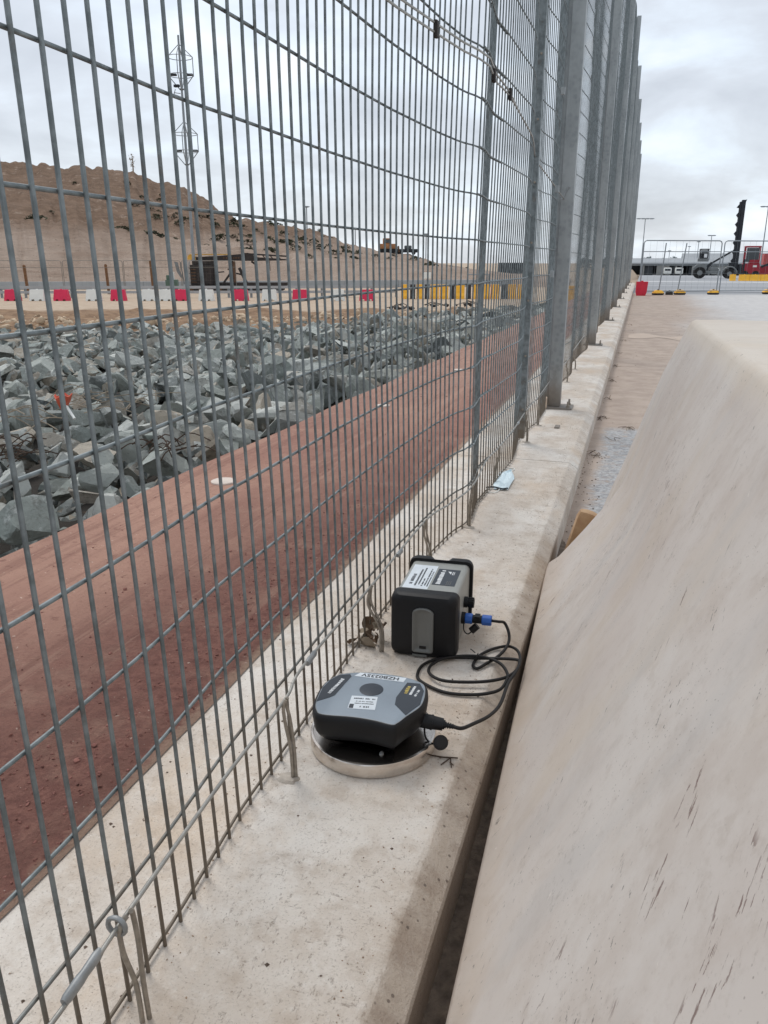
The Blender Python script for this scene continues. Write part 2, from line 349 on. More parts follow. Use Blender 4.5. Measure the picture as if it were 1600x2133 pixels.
# scuffs, drips and chips that run down the slope (object space, fixed to the plastic)
W1 = g.noise(1.4, 3, .5)
sy = g.math('SUBTRACT', g.math('ADD', g.y, g.math('MULTIPLY', W1, .22)), g.math('MULTIPLY', g.math('ADD', g.z, g.x), .62))
def streak(fy, fz, t0, t1, off):
    v = N(g.t, 'ShaderNodeCombineXYZ'); g.l(g.math('MULTIPLY', sy, fy), v.inputs[0]); g.l(g.math('MULTIPLY', g.math('ADD', g.z, g.x), fz * .75), v.inputs[1]); v.inputs[2].default_value = off
    return g.ramp(g.noise(1, 5, .7, v.outputs[0]), t0, t1)
def patch(fy, fz, t0, t1, off):
    v = N(g.t, 'ShaderNodeCombineXYZ'); g.l(g.math('MULTIPLY', sy, fy), v.inputs[0]); g.l(g.math('MULTIPLY', g.math('ADD', g.z, g.x), fz * .75), v.inputs[1]); v.inputs[2].default_value = off
    return g.ramp(g.noise(1, 2, .5, v.outputs[0]), t0, t1)
c = g.mix(g.math('MULTIPLY', g.math('MULTIPLY', streak(18, 3.5, .60, .68, 1.0), patch(4, 2.0, .56, .68, 4.0)), .4), c, S((150, 140, 130)))
c = g.mix(g.math('MULTIPLY', g.math('MULTIPLY', streak(55, 14, .61, .64, 2.0), patch(6, 3.2, .66, .71, 9.0)), .65), c, S((86, 78, 72)))
c = g.mix(g.math('MULTIPLY', g.math('MULTIPLY', streak(90, 26, .58, .61, 3.0), patch(8, 3.2, .635, .675, 15.3)), .75), c, S((96, 62, 54)))
c = g.mix(g.math('MULTIPLY', g.math('MULTIPLY', streak(80, 60, .62, .65, 5.0), patch(4, 3, .50, .60, 21.0)), .75), c, S((78, 70, 64)))
c = g.mix(g.math('MULTIPLY', g.math('MULTIPLY', streak(34, 18, .66, .69, 6.0), patch(4, 3, .48, .58, 27.0)), .6), c, S((232, 224, 214)))
c = g.mix(g.math('MULTIPLY', g.ramp(g.noise(160, 3, .7), .6, .72), .16), c, S((120, 108, 98)))
g.col(c)
rr = g.math('ADD', g.math('MULTIPLY', n2, .25), .40); g.l(rr, g.b.inputs['Roughness'])
g.bump(g.math('ADD', g.math('MULTIPLY', g.noise(2.6, 3, .5), .8), g.math('MULTIPLY', n2, .2)), .22, .012)
PLASTIC = g.m
LUG = mat('stained_plastic_lug', S((192, 158, 120)), .5, 0, .12, 18, col2=S((170, 130, 92)))
BLACKP = mat('black_plastic', S((19, 19, 21)), .5, 0, .1, 30, bump=.06, bscale=500, spec=.32)
BLACKR = mat('black_rubber', S((26, 23, 22)), .55, 0, .12, 60, spec=.35)
GREYP = mat('grey_plate', S((138, 148, 157)), .42, .1, .05, 12)
DARKP = mat('charcoal_panel', S((46, 52, 60)), .4, 0, .06, 20)
ALU = mat('grey_aluminium', S((156, 157, 152)), .5, .15, .06, 14)
GREYC = mat('grey_channel', S((112, 113, 110)), .4, .25, .06, 14)
LABELW = mat('white_label', S((214, 220, 224)), .45, 0, .04, 30)
PRINT = mat('label_print', S((58, 62, 68)), .6, 0, .1, 60)
PRINTW = mat('white_print', S((226, 228, 228)), .5, 0, .03, 60)
PRINTY = mat('yellow_print', S((190, 168, 84)), .5, 0, .05, 60)
BLUE = mat('blue_plastic', S((36, 92, 176)), .38, 0, .08, 40)
DISCTOP = mat('dark_steel_plate', S((104, 106, 110)), .34, .55, .08, 18)
REDPL = mat('red_plastic', S((214, 34, 78)), .5, 0, .08, 3)
REDPL2 = mat('red_plastic_deep', S((198, 22, 50)), .5, 0, .1, 6)
WHITEPL = mat('white_plastic', S((226, 226, 220)), .5, 0, .05, 3)
YELPL = mat('yellow_plastic', S((248, 186, 52)), .5, 0, .06, 3)
BLKBAR = mat('black_barrier', S((44, 42, 42)), .6, 0, .1, 3)
DARKM = mat('burnt_steel', S((54, 48, 45)), .75, .2, .35, 4, bump=.4, bscale=8)
RUSTM = mat('scorched_steel', S((96, 72, 54)), .8, .2, .3, 4, bump=.4, bscale=8)
YELM = mat('yellow_machine', S((206, 156, 62)), .55, 0, .2, 3)
GREYM = mat('grey_machine', S((118, 121, 121)), .55, .1, .1, 3)
DARKMAST = mat('dark_mast', S((40, 43, 48)), .6, .2, .15, 2)
REDM = mat('red_machine', S((150, 28, 44)), .5, 0, .12, 2)
GLASS = mat('dark_glass', S((40, 48, 54)), .1, 0, .1, 2, spec=.8)
TYRE = mat('tyre', S((34, 33, 33)), .9, 0, .15, 5)
ROOF = mat('roof_sheet', S((150, 154, 157)), .75, 0.0, .06, .5)
WALL = mat('shed_wall', S((146, 146, 143)), .8, 0, .08, .6)
SHADEOP = mat('opening_shade', S((62, 66, 70)), .7, 0, .25, .8)  # shade inside the shed, put into the colour
LAMPM = mat('lamp_steel', S((140, 146, 150)), .55, .3, .1, 2)
WOODST = mat('timber_stake', S((118, 84, 56)), .85, 0, .2, 9)
DRY = mat('dry_stem', S((146, 132, 114)), .9, 0, .25, 20)
DARKDRY = mat('dark_stem', S((74, 58, 46)), .9, 0, .25, 20)
LEAFD = mat('dead_leaf', S((104, 84, 66)), .9, 0, .3, 30)
SHRUB = mat('shrub_leaf', S((66, 66, 46)), .9, 0, .3, .8, perobj=.25)
MASK = mat('mask_fabric', S((212, 226, 230)), .85, 0, .05, 60, bump=.3, bscale=220)
ORANGE = mat('orange_plastic', S((206, 96, 70)), .5, 0, .1, 8)
PAINTW = mat('white_marker_paint', S((206, 192, 180)), .8, 0, .12, 9, bump=.2, bscale=60)
MORTAR = mat('grout', S((182, 172, 160)), .95, 0, .15, 60, bump=.5, bscale=90)
KERBW = mat('low_concrete', S((160, 164, 166)), .85, 0, .1, 1)
RAILM = mat('guard_rail', S((164, 166, 167)), .5, .3, .08, 2)
TREEFAR = mat('far_trees', S((112, 122, 124)), .95, 0, .15, .3)

# ================================================================== THE SETTING
# ground: one sheet to the horizon
b = MB(); b.add([(-900, -300, -.95), (900, -300, -3.6), (900, 1500, -3.6), (-900, 1500, -.95)], [(0, 1, 2, 3)])
b = MB()
gx = [-900, -300, -120, -60, -2.2, 0, 60, 300, 900]; gy = [-300, -20, 0, 40, 80, 235, 400, 900, 1600]
def gz(x, y): return -.90 if x < -1 else -.9 - max(0, min(y, 400) - 35) * .011 - .2
vs_ = [(x, y, gz(x, y)) for y in gy for x in gx]; nn = len(gx)
b.add(vs_, [(j * nn + i, j * nn + i + 1, (j + 1) * nn + i + 1, (j + 1) * nn + i) for j in range(len(gy) - 1) for i in range(nn - 1)])
struct(b.build('ground', EARTH))

# yard slab right of the plinth, falling gently away beyond the gate line
def yz(y): return -.14 - max(0, y - 35) * .011
b = MB(); ys = [-8, 0, 10, 20, 35, 60, 110, 235, 420]; xs = [-.2232, 1.5, 6, 30, 160]
vs_ = [(x, y, yz(y)) for y in ys for x in xs]; nn = len(xs)
b.add(vs_, [(j * nn + i, j * nn + i + 1, (j + 1) * nn + i + 1, (j + 1) * nn + i) for j in range(len(ys) - 1) for i in range(nn - 1)])
o = len(b.v); b.add([(-.2232, y, yz(y) - (0 if k == 0 else 1.2)) for y in ys for k in (0, 1)], [(2 * j, 2 * j + 1, 2 * j + 3, 2 * j + 2) for j in range(len(ys) - 1)])
struct(b.build('yard', YARD))
def strip(name, x0, x1, y0, y1, h, m):
    b = MB(); b.add([(x0, y0, yz(y0) + h), (x1, y0, yz(y0) + h), (x1, y1, yz(y1) + h), (x0, y1, yz(y1) + h)], [(0, 1, 2, 3)]); return struct(b.build(name, m))
strip('yard_line', .2, 90, 70, 73.5, .012, mat('worn_line_paint', S((214, 214, 212)), .8, 0, .05, .5))
strip('yard_joint', .5, 60, 35.4, 36.2, .006, mat('joint_seal', S((112, 114, 118)), .85, 0, .1, .5))
# dry pale puddle mark across the sand
b = MB(); P = [(-.1 + 1.5 * t, 13.6 + .35 * math.sin(t * 9) * (.4 + .3 * t) + s * (.32 + .2 * math.sin(t * 13)), -.136) for s in (-1, 1) for t in np.linspace(0, 1, 14)]
b.add(P, [(i, i + 1, 15 + i, 14 + i) for i in range(13)]); struct(b.build('sand_patch', mat('pale_sand', S((190, 172, 156)), .9, 0, .06, 2)))

b = MB(); b.add([(-.2228, -4, -.1355), (-.02, -4, -.1355), (-.02, 2.6, -.1355), (-.12, 3.0, -.1355), (-.2228, 3.3, -.1355)], [(0, 1, 2, 3, 4)]); struct(b.build('gutter_shade_soil', mat('shade_dark_soil', S((112, 99, 87)), .95, 0, .35, 30, bump=.8, bscale=60)))  # soil strip in the gap, its colour darkened to paint in the shade
# red soil path behind the fence
b = MB(); ys = np.concatenate([np.arange(-3, 12, .06), np.arange(12, 60.1, .5)])
L = []
for y in ys: L.append((-2.095 + .0145 * max(0, y - 3) + .012 * math.sin(y * 3.1), y, -.006)); L.append((-.8785 + .006 * mnoise.noise(Vector((y * 2.3, 0, 0))) + .004 * mnoise.noise(Vector((y * 19, 3, 0))), y, .003))
b.add(L, [(2 * i, 2 * i + 1, 2 * i + 3, 2 * i + 2) for i in range(len(ys) - 1)])
o = [(p[0] - .01, p[1], -1.0) for p in L[::2]]; n0 = len(b.v); top = [i * 2 for i in range(len(ys))]
b.v += o; b.f += [(top[i], top[i + 1], n0 + i + 1, n0 + i) for i in range(len(ys) - 1)]; b.mi += [0] * (len(ys) - 1)
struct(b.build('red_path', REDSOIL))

# concrete plinth under the fence, cast in blocks with open joints
pl = thing('concrete_plinth', 'long pale concrete plinth with chamfered edge under the mesh fence', 'plinth')
joints = [-6, -.85, 4.14, 9.1, 14.1, 19.1, 24.1, 29.1, 34.1, 39.1, 44]
for a, d in zip(joints[:-1], joints[1:]):
    prof = [(-.915, -1.0), (-.223, -1.0), (-.2225, -.036), (-.226, -.030), (-.271, -.0012), (-.279, 0), (-.915, 0)]
    n = max(2, int((d - a) / .12)); b = MB()
    loops = []
    for i in range(n + 1):
        y = a + .004 + (d - a - .008) * i / n; e = mnoise.noise(Vector((0, y * 2.3, 0))) * .0018
        loops.append([(x + (e if x > -.3 else 0), y, z) for x, z in prof])
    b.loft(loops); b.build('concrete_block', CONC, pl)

# hill behind the barriers
crest = [(0.95, .080), (0.85, .086), (0.7491, 0.0941), (0.721, 0.0986), (0.6926, 0.1012), (0.6711, 0.1007), (0.6619, 0.0967), (0.6443, 0.1007), (0.6098, 0.096), (0.5844, 0.0942), (0.5694, 0.0881), (0.5383, 0.0828), (0.5123, 0.0725), (0.4914, 0.0588), (0.47, 0.0486), (0.437, 0.0419), (0.4034, 0.0378), (0.3809, 0.033), (0.3468, 0.0223), (0.301, 0.013), (0.2721, 0.0087), (0.2432, 0.0004), (0.2144, -0.004), (0.1855, -0.0089), (0.1512, -0.0133), (.08, -.0165)][::-1]
bench = [(0.95, .042), (0.7561, 0.0442), (0.7283, 0.0434), (0.6556, 0.0427), (0.6155, 0.0382), (0.5639, 0.0284), (0.4995, 0.0165), (0.4384, 0.0086), (0.3586, 0.0032), (0.2431, -0.0056), (0.1511, -0.0144), (.08, -.0168)][::-1]
def hill_z(az, r):
    zb = 1 + spline(bench, az) * 84; zc_ = 1 + spline(crest, az) * 114
    z = spline([(64, -1.0), (68, -.85), (84, zb), (89, zb + .12), (112, zc_ - .15), (114, zc_), (135, zc_ - 1.5), (190, -2.0)], r)
    x, y = -r * math.sin(az), r * math.cos(az)
    k = min(1, max(0, (r - 66) / 8)) * min(1, max(.15, (zc_ + .5) / 6))
    z += k * (.5 * mnoise.fractal(Vector((x * .12, y * .12, 3)), 1, 2, 5) + .22 * mnoise.fractal(Vector((x * .5, y * .5, 7)), 1, 2, 3))
    if r > 70: z += k * (.4 * mnoise.noise(Vector((az * 90, r * .06, 0))) + .2 * mnoise.noise(Vector((az * 240, r * .10, 4))))     # gullies
    return z
b = MB(); azs = np.linspace(.95, .08, 420); rs = [62, 64, 66, 68, 70, 72, 74, 76, 78, 80, 82, 84, 85.5, 87, 89, 91, 93, 95, 97, 99, 101, 103, 105, 107, 109, 111, 112, 113, 114, 116, 120, 128, 140, 160, 190]
nn = len(rs); b.add([(-r * math.sin(a), r * math.cos(a), hill_z(a, r)) for a in azs for r in rs], [(i * nn + j, i * nn + j + 1, (i + 1) * nn + j + 1, (i + 1) * nn + j) for i in range(len(azs) - 1) for j in range(nn - 1)])
struct(b.build('hill', HILL, smooth=50))

# rough earth bank between the rocks and the dirt road
F2 = Vector((-.2964, .955)); R2 = Vector((.955, .2964))
b = MB(); us = np.arange(20.9, 34.6, .22); vv = np.arange(-27, 7.2, .28)
def bank_z(u, v):
    k = max(0, min(1, (u - 21) / 2)) * max(0, min(1, (34.5 - u) / 2.5))
    return -.90 + k * ((.08 + .10 * min(1, max(0, (30 - u) / 4))) + .16 * mnoise.fractal(Vector((u * .5, v * .5, 0)), 1, 2, 5) + .05 * mnoise.fractal(Vector((u * 2, v * 2, 0)), 1, 2, 3)) + (.006 if k > 0 else -.02)
nn = len(vv); b.add([(F2.x * u + R2.x * v, F2.y * u + R2.y * v, bank_z(u, v)) for u in us for v in vv], [(i * nn + j, i * nn + j + 1, (i + 1) * nn + j + 1, (i + 1) * nn + j) for i in range(len(us) - 1) for j in range(nn - 1)])
struct(b.build('earth_bank', EARTH, smooth=60))

# ================================================================== ROCKS
def rock_mesh(seed, sub, mats, name='rock'):
    rnd = random.Random(seed); bm = bmesh.new(); bmesh.ops.create_icosphere(bm, subdivisions=sub, radius=1)
    planes = []
    for _ in range(9):
        n = Vector((rnd.gauss(0, 1), rnd.gauss(0, 1), rnd.gauss(0, 1))).normalized(); planes.append((n, rnd.uniform(.26, .66)))
    sc = Vector((rnd.uniform(.85, 1.35), rnd.uniform(.65, 1.0), rnd.uniform(.55, .9)))
    for v in bm.verts:
        for n, d in planes:
            k = v.co.dot(n) - d
            if k > 0: v.co -= n * k
        v.co *= 1 + .07 * mnoise.noise(v.co * 2.0 + Vector((seed, 0, 0))) + .05 * mnoise.noise(v.co * 5 + Vector((seed, 5, 0)))
        v.co = Vector((v.co.x * sc.x, v.co.y * sc.y, v.co.z * sc.z)) * 1.62
    me = bpy.data.meshes.new(name); bm.to_mesh(me); bm.free(); me.materials.append(mats)
    me.polygons.foreach_set('use_smooth', [True] * len(me.polygons)); me.set_sharp_from_angle(angle=R(9)); return me
RM = [rock_mesh(i, 3, ROCK) for i in range(22)]
RA = []
for i in range(22):
    me = rock_mesh(i, 2, ROCK, 'rock_low'); co = np.empty(len(me.vertices) * 3); me.vertices.foreach_get('co', co)
    RA.append((co.reshape(-1, 3), np.array([list(p.vertices) for p in me.polygons]))); bpy.data.meshes.remove(me)
def rock_floor(x, y): return -.66 - .36 * min(1, max(0, (-2.05 - x) / 6))
yaw = R(17.244); cands = []
rnd = random.Random(3)
def in_field(x, y):
    u = x * F2.x + y * F2.y; v = x * R2.x + y * R2.y
    ub = np.interp(v, [-14, -6, 0, 2, 6], [22.3, 22.8, 25.5, 27, 29])
    return x < -2.22 + .0145 * max(0, y - 3) and u < ub + rnd.uniform(-.4, .5) and v > -.56 * u - 1.6 and y > .2
for layer, (step, s0, s1, dz) in enumerate(((.30, .10, .17, -.08), (.285, .085, .20, .17), (1.05, .17, .27, .19))):
    for yy in np.arange(.3, 34, step):
        for xx in np.arange(-26, -2.1, step):
            x = xx + rnd.uniform(-.5, .5) * step; y = yy + rnd.uniform(-.5, .5) * step
            if not in_field(x, y): continue
            if layer == 2 and rnd.random() < .35: continue
            s = rnd.uniform(s0, s1) * (1.12 if rnd.random() < .15 else 1); z = rock_floor(x, y) + dz + s * .25 + rnd.uniform(-.09, .09)
            if layer == 1 and rnd.random() < .20: continue
            s *= .90
            if y < 6.5 and x > -7: s *= .84
            if x > -2.5: s = min(s, .2); z = min(z, -.30)
            if x > -3.2 and y < 5: z -= .10 * min(1, (5 - y) / 1.5)
            if x + s * .9 > -2.10: x = -2.12 - s * .9
            cands.append((x, y, z, s, rnd.randrange(22), rnd.uniform(0, 6.28), rnd.uniform(-.6, .6), rnd.uniform(-.6, .6), layer))
print('rocks', len(cands))
def vis(c):
    x, y, z, s = c[:4]; u = x * F2.x + y * F2.y; v = x * R2.x + y * R2.y
    if u < 1.2 or v < -.52 * u: return 0
    return s / math.hypot(u, v) * (1.0 if c[8] >= 1 else .55)
order = sorted(range(len(cands)), key=lambda i: -vis(cands[i])); near_set = set(order[:300])
def rmat(c): return Matrix.Translation(c[:3]) @ Matrix.Rotation(c[5], 4, 'Z') @ Matrix.Rotation(c[6], 4, 'X') @ Matrix.Rotation(c[7], 4, 'Y') @ Matrix.Scale(c[3], 4)
VV = []; FF = []; off = 0
for i, c in enumerate(cands):
    if i in near_set:
        o = link('rock', RM[c[4]]); o.matrix_world = rmat(c)
        tag(o, 'angular grey rock in the near part of the riprap bed behind the red path', 'rock', 'nearest rocks of the riprap bed')
    else:
        v, f = RA[c[4]]; M = np.array(rmat(c)); VV.append(v @ M[:3, :3].T + M[:3, 3]); FF.append(f + off); off += len(v)
def np_mesh(name, V, Fc, m, smooth=None):
    V = np.concatenate(V); Fc = np.concatenate(Fc); me = bpy.data.meshes.new(name); k = Fc.shape[1]
    me.vertices.add(len(V)); me.vertices.foreach_set('co', V.ravel()); me.loops.add(Fc.size); me.loops.foreach_set('vertex_index', Fc.ravel().astype(np.int32))
    me.polygons.add(len(Fc)); me.polygons.foreach_set('loop_start', np.arange(0, Fc.size, k, dtype=np.int32)); me.polygons.foreach_set('loop_total', np.full(len(Fc), k, dtype=np.int32))
    me.update(calc_edges=True); me.materials.append(m)
    if smooth: me.polygons.foreach_set('use_smooth', [True] * len(Fc)); me.set_sharp_from_angle(angle=R(smooth))
    return me
o = stuff(link('rock_bed', np_mesh('rock_bed', VV, FF, ROCKS, 9))); tag(o, 'bed of broken grey riprap rocks filling the ground behind the red path', 'rocks')
# small tan stones on the bank
VV = []; FF = []; off = 0
for k in range(900):
    v_ = rnd.uniform(-22, 7); ub = float(np.interp(v_, [-14, -6, 0, 2, 6], [22.3, 22.8, 25.5, 27, 29])); u = ub + abs(rnd.gauss(0, 1.6)); s = rnd.uniform(.03, .10) * (1.8 if rnd.random() < .08 else 1)
    x, y = F2.x * u + R2.x * v_, F2.y * u + R2.y * v_
    if x > -2.5: continue
    v, f = RA[rnd.randrange(22)]; M = np.array(rmat((x, y, bank_z(u, v_) + s * .2, s, 0, rnd.uniform(0, 6), rnd.uniform(-.5, .5), rnd.uniform(-.5, .5)))); VV.append(v @ M[:3, :3].T + M[:3, 3]); FF.append(f + off); off += len(v)
o = stuff(link('bank_stones', np_mesh('bank_stones', VV, FF, mat('tan_stone', S((190, 168, 142)), .9, 0, .2, 3, bump=.4, bscale=20)))); tag(o, 'scattered small tan stones along the brown earth bank', 'stones')

# ================================================================== FENCE
FH = 5.95
trace = [(-.6, -.60), (.2, -.60), (.68, -.602), (.87, -.61), (1.13, -.632), (1.38, -.634), (1.75, -.645), (2.2, -.643), (2.62, -.624), (2.84, -.604), (2.95, -.574), (3.02, -.570), (3.25, -.592), (3.45, -.582), (3.77, -.574), (4.08, -.562), (4.25, -.572), (4.56, -.602), (4.93, -.588), (5.18, -.560), (5.6, -.562), (5.75, -.575)]
def mesh_x(y, z):
    if y <= 5.75: x = spline(trace, y)
    else:
        a = y - 5.75; x = -.575 - .028 * math.sin(a * 2 * math.pi / 2.38) * (1 - math.exp(-a)) - .008 * math.sin(a * 5.1 + 1)
    zz = min(z, 3.0); bow = .038 * math.sin(min(zz, 2.4) / 2.4 * math.pi) * math.exp(-((y - .6) / 1.3) ** 2)
    return x - bow + .010 * math.sin(z * 1.7 + y * 1.3) * min(1, z)
fence = thing('mesh_fence', 'tall galvanised steel mesh fence on the concrete plinth', 'fence')
SP, HS = .0487, .1525
zrow = [.010 + HS * k for k in range(39)]
def wire_pts_v(y, seg): return [(mesh_x(y, z) + .003, y, z) for z in ([-.0] + [FH * (k + 1) / seg for k in range(seg)])]
k = 0; y = -.45; vy = []
while y < 43: vy.append(y); y += SP
near_v = [y for y in vy if y < 10.5]; far_v = [y for y in vy if y >= 10.5]
for y in near_v:
    MB().tube(wire_pts_v(y, 22 if y < 4 else 12), .0031, 6 if y < 6 else 4).build('vertical_wire', WIRE, fence, smooth=70)
b = MB()
for y in far_v: b.tube(wire_pts_v(y, 6), .0031, 4)
stuff(b.build('far_vertical_wires', WIRE, fence))
def hpts(z, y0, y1, st): return [(mesh_x(y, z) - .003, y, z) for y in np.arange(y0, y1 + st * .5, st)]
for z in zrow:
    MB().tube(hpts(z, -.45, 3.45, .065), .0031, 6).build('horizontal_wire', WIRE, fence, smooth=70)
    MB().tube([(p[0] + .008, p[1], p[2]) for p in hpts(z, 2.95, 5.75, .08)], .0031, 6).build('horizontal_wire', WIRE, fence, smooth=70)
    MB().tube(hpts(z, 5.65, 10.55, .2), .0031, 4).build('horizontal_wire', WIRE, fence, smooth=70)
b = MB()
for z in zrow: b.tube(hpts(z, 10.45, 43, .4), .0031, 4)
stuff(b.build('far_horizontal_wires', WIRE, fence))
# posts with base plates and bolts
post_y = [5.80, 10.55, 15.2, 19.85, 24.5, 29.2, 33.9, 38.6, 43.2]
for i, y in enumerate(post_y):
    x = -.512 + .0008 * i; h = 5.96
    b = MB(); b.bbox(x - .043, x + .043, y - .04, y + .04, .012, h, .006); po = b.build('post', POST, fence, smooth=40)
    MB().bbox(x - .10, x + .13, y - .09, y + .09, 0.0005, .0125, .002).build('base_plate', POST, po)
    for bx, by in ((x + .10, y - .06), (x + .10, y + .06)):
        b = MB(); b.cyl((bx, by, .0125), (bx, by, .024), .013, n=6); b.cyl((bx, by, .024), (bx, by, .055), .0075, n=8); b.build('anchor_bolt', RUST, po)
    b = MB(); b.box(x - .075, x - .067, y - .03, y + .03, .02, h - .02); b.box(x - .067, x - .0432, y - .02, y - .014, .02, h - .02); b.build('clamp_bar', POST, po)
    for q, z in enumerate(np.arange(.35, 5.8, .45)):
        b = MB(); b.cyl((x - .076, y - .012, z), (x - .088, y - .012, z), .011, n=6); b.build('clamp_bolt', RUST, po)
# stiffening angle at the sheet edge
b = MB(); xx, yy = -.578, 4.52
b.box(xx - .020, xx + .018, yy - .003, yy + .003, .03, 5.95); b.box(xx + .012, xx + .018, yy + .003, yy + .04, .03, 5.95); ang = b.build('edge_angle', WIRE, fence)
for z in np.arange(.2, 5.8, .30):
    MB().cyl((xx + .005, yy - .003, z), (xx + .002, yy - .008, z), .006, n=6).build('edge_bolt', RUST, ang)
for q, z in enumerate((.93, 1.42, 1.95, 2.6)):
    b = MB(); b.bbox(-.538, -.514, 5.2, 5.215, z - .02, z + .02, .003); b.build('mesh_clip', POST, fence)
# tension cable near the foot, its clamps and ground loops
anch = [(.699, -.5616), (1.255, -.5795), (1.833, -.576), (2.42, -.588), (2.935, -.558), (3.62, -.572), (4.56, -.545), (5.08, -.543), (6.3, -.53), (7.1, -.53), (8.0, -.53)]
cab = [(-.582, -.45, .175), (-.576, .1, .17), (-.572, .52, .162), (-.567, .699, .188), (-.588, 1.0, .18), (-.592, 1.255, .182), (-.597, 1.36, .2), (-.606, 1.83, .185), (-.607, 2.42, .185), (-.585, 2.7, .165), (-.552, 2.935, .17), (-.560, 3.3, .19), (-.561, 3.62, .175), (-.548, 4.1, .19), (-.563, 4.56, .18), (-.548, 5.08, .19), (-.545, 5.8, .2), (-.56, 6.3, .18), (-.545, 7.1, .18), (-.56, 8.0, .18), (-.56, 10.5, .2)]
MB().tube(smooth_path(cab, 6), .0033, 8).build('tension_cable', CABLE, fence, smooth=60)
def clamp_at(p, d, L=.055):
    p, d = Vector(p), Vector(d).normalized(); M = Matrix.Translation(p) @ d.to_track_quat('Y', 'Z').to_matrix().to_4x4()
    b = MB(); b.loft([[tuple(M @ Vector((w_ * math.cos(a), yy, w_ * 1.25 * math.sin(a)))) for a in np.linspace(0, 2 * math.pi, 13)[:-1]] for yy, w_ in ((-L / 2, .0046), (-L * .42, .0062), (-L * .1, .0066), (L * .05, .0056), (L * .38, .0064), (L / 2, .0048))])
    return b.build('cable_clamp', ZINC, fence, smooth=40)
clamp_at((-.5705, .605, .1745), (.004, .18, .024), .07); clamp_at((-.597, 1.40, .197), (-.01, .12, -.005)); clamp_at((-.604, 2.1, .185), (0, 1, 0), .045); clamp_at((-.547, 4.15, .19), (0, 1, 0), .045)
# eye ring at the nearest loop
b = MB(); b.tube([(-.568 + .013 * math.cos(a), .672, .187 + .013 * math.sin(a)) for a in np.linspace(0, 2 * math.pi, 17)[:-1]], .0035, 6, closed=True); b.build('eye_ring', ZINC, fence, smooth=60)
for i, (y, x) in enumerate(anch):
    cy = np.interp(y, [c[1] for c in cab], range(len(cab))); cx = float(np.interp(y, [c[1] for c in cab], [c[0] for c in cab])); cz = float(np.interp(y, [c[1] for c in cab], [c[2] for c in cab]))
    b = MB()
    bulge = (.012, .02, .004, .01, .006)[i % 5]
    w_ = 1.0 if i == 0 else .45
    for s in (-1, 1):
        b.tube(smooth_path([(x + .003 * s, y + .004 * s * w_, -.004), (x + .003 * s, y - .004 + .004 * s * w_, .07), (cx + bulge * .4 + .003 * s, y - .012 + .012 * s * w_, .14), (cx + .004, y - .014 + .014 * s * w_, cz - .004), (cx + .008, y - .012 + .004 * s, cz + .008)], 5), .0036, 6)
    b.build('ground_loop', RUST, fence, smooth=60)
    if i in (1, 4, 6, 7, 8, 9, 10):
        b = MB(); n = 14; ring = []
        for q in range(n):
            a = 2 * math.pi * q / n; rr_ = .016 + .009 * mnoise.noise(Vector((q * .8, i * 3.1, 0))); ring.append((x + rr_ * 1.5 * math.cos(a) - (.012 if i == 1 else 0), y + rr_ * math.sin(a) - .004))
        b.loft([[(px, py, .0003) for px, py in ring], [(x + (px - x) * .8, y + (py - y) * .8, .006) for px, py in ring]]); b.build('grout_collar', MORTAR, fence, smooth=50)
# twin cable higher up, with its clamps, tied off at the first post
for s in (0, 1):
    pts = [(mesh_x(y, 1.64) + .010, y, 1.60 + .055 * math.exp(-((y - 3.0) / .9) ** 2) + (.012 if s == 0 else -.012) * (1 if y < 3.3 else max(0, 1 - (y - 3.3) / .4)) - .10 * max(0, (y - 3.5) / 1.3)) for y in np.arange(-.45, 5.05, .12)] + [(-.545, 5.3, 1.44), (-.53, 5.74, 1.40)]
    MB().tube(pts, .0034, 6).build('upper_cable', CABLE, fence, smooth=60)
for y in (2.51, 3.15, 3.5):
    x = mesh_x(y, 1.64) + .012; MB().bbox(x - .006, x + .007, y - .014, y + .014, 1.615, 1.66, .005).build('cable_clamp', DARKM, fence, smooth=40)
b = MB(); b.tube(smooth_path([(-.553, 5.735, 1.395), (-.54, 5.748, 1.41), (-.52, 5.752, 1.45), (-.505, 5.752, 1.475), (-.50, 5.752, 1.47)], 5), .0042, 6); b.build('tie_wire', ZINC, fence)

# ================================================================== LARGE PLASTIC BARRIER
toe_full = [(-.231, -.135), (-.236, -.03), (-.229, -.008), (-.206, .018), (-.172, .085), (-.137, .155), (-.103, .225), (-.065, .303)]
toe_cut = [(-.118, -.135), (-.116, -.10), (-.113, -.08), (-.104, -.04), (-.094, .0), (-.080, .045), (-.062, .11), (-.036, .19)]
rest_full = [(-.022, .39), (.030, .50), (.096, .635), (.147, .740)]
toe_mid = [(-.231, -.135), (-.237, -.03), (-.229, -.008), (-.200, .016), (-.160, .070), (-.120, .125), (-.080, .18), (-.036, .24)]
rest_cut = [(.006, .31), (.056, .475), (.106, .633), (.149, .738)]
rest = [(.173, .795), (.181, .806), (.194, .8115), (.30, .8125), (.44, .8115), (.47, .806), (.50, .78), (.62, .42), (.80, .05), (.87, .0), (.88, -.135)]
bar = thing('plastic_barrier', 'huge weathered white plastic water-filled barrier with sloping side, right foreground', 'barrier')
b = MB(); loops = []; ysb = list(np.arange(-.5, 2.62, .06)) + [2.66, 2.70, 2.725, 2.74, 2.75, 2.80, 2.88, 2.95, 2.98, 3.01, 3.03, 3.045, 3.05]
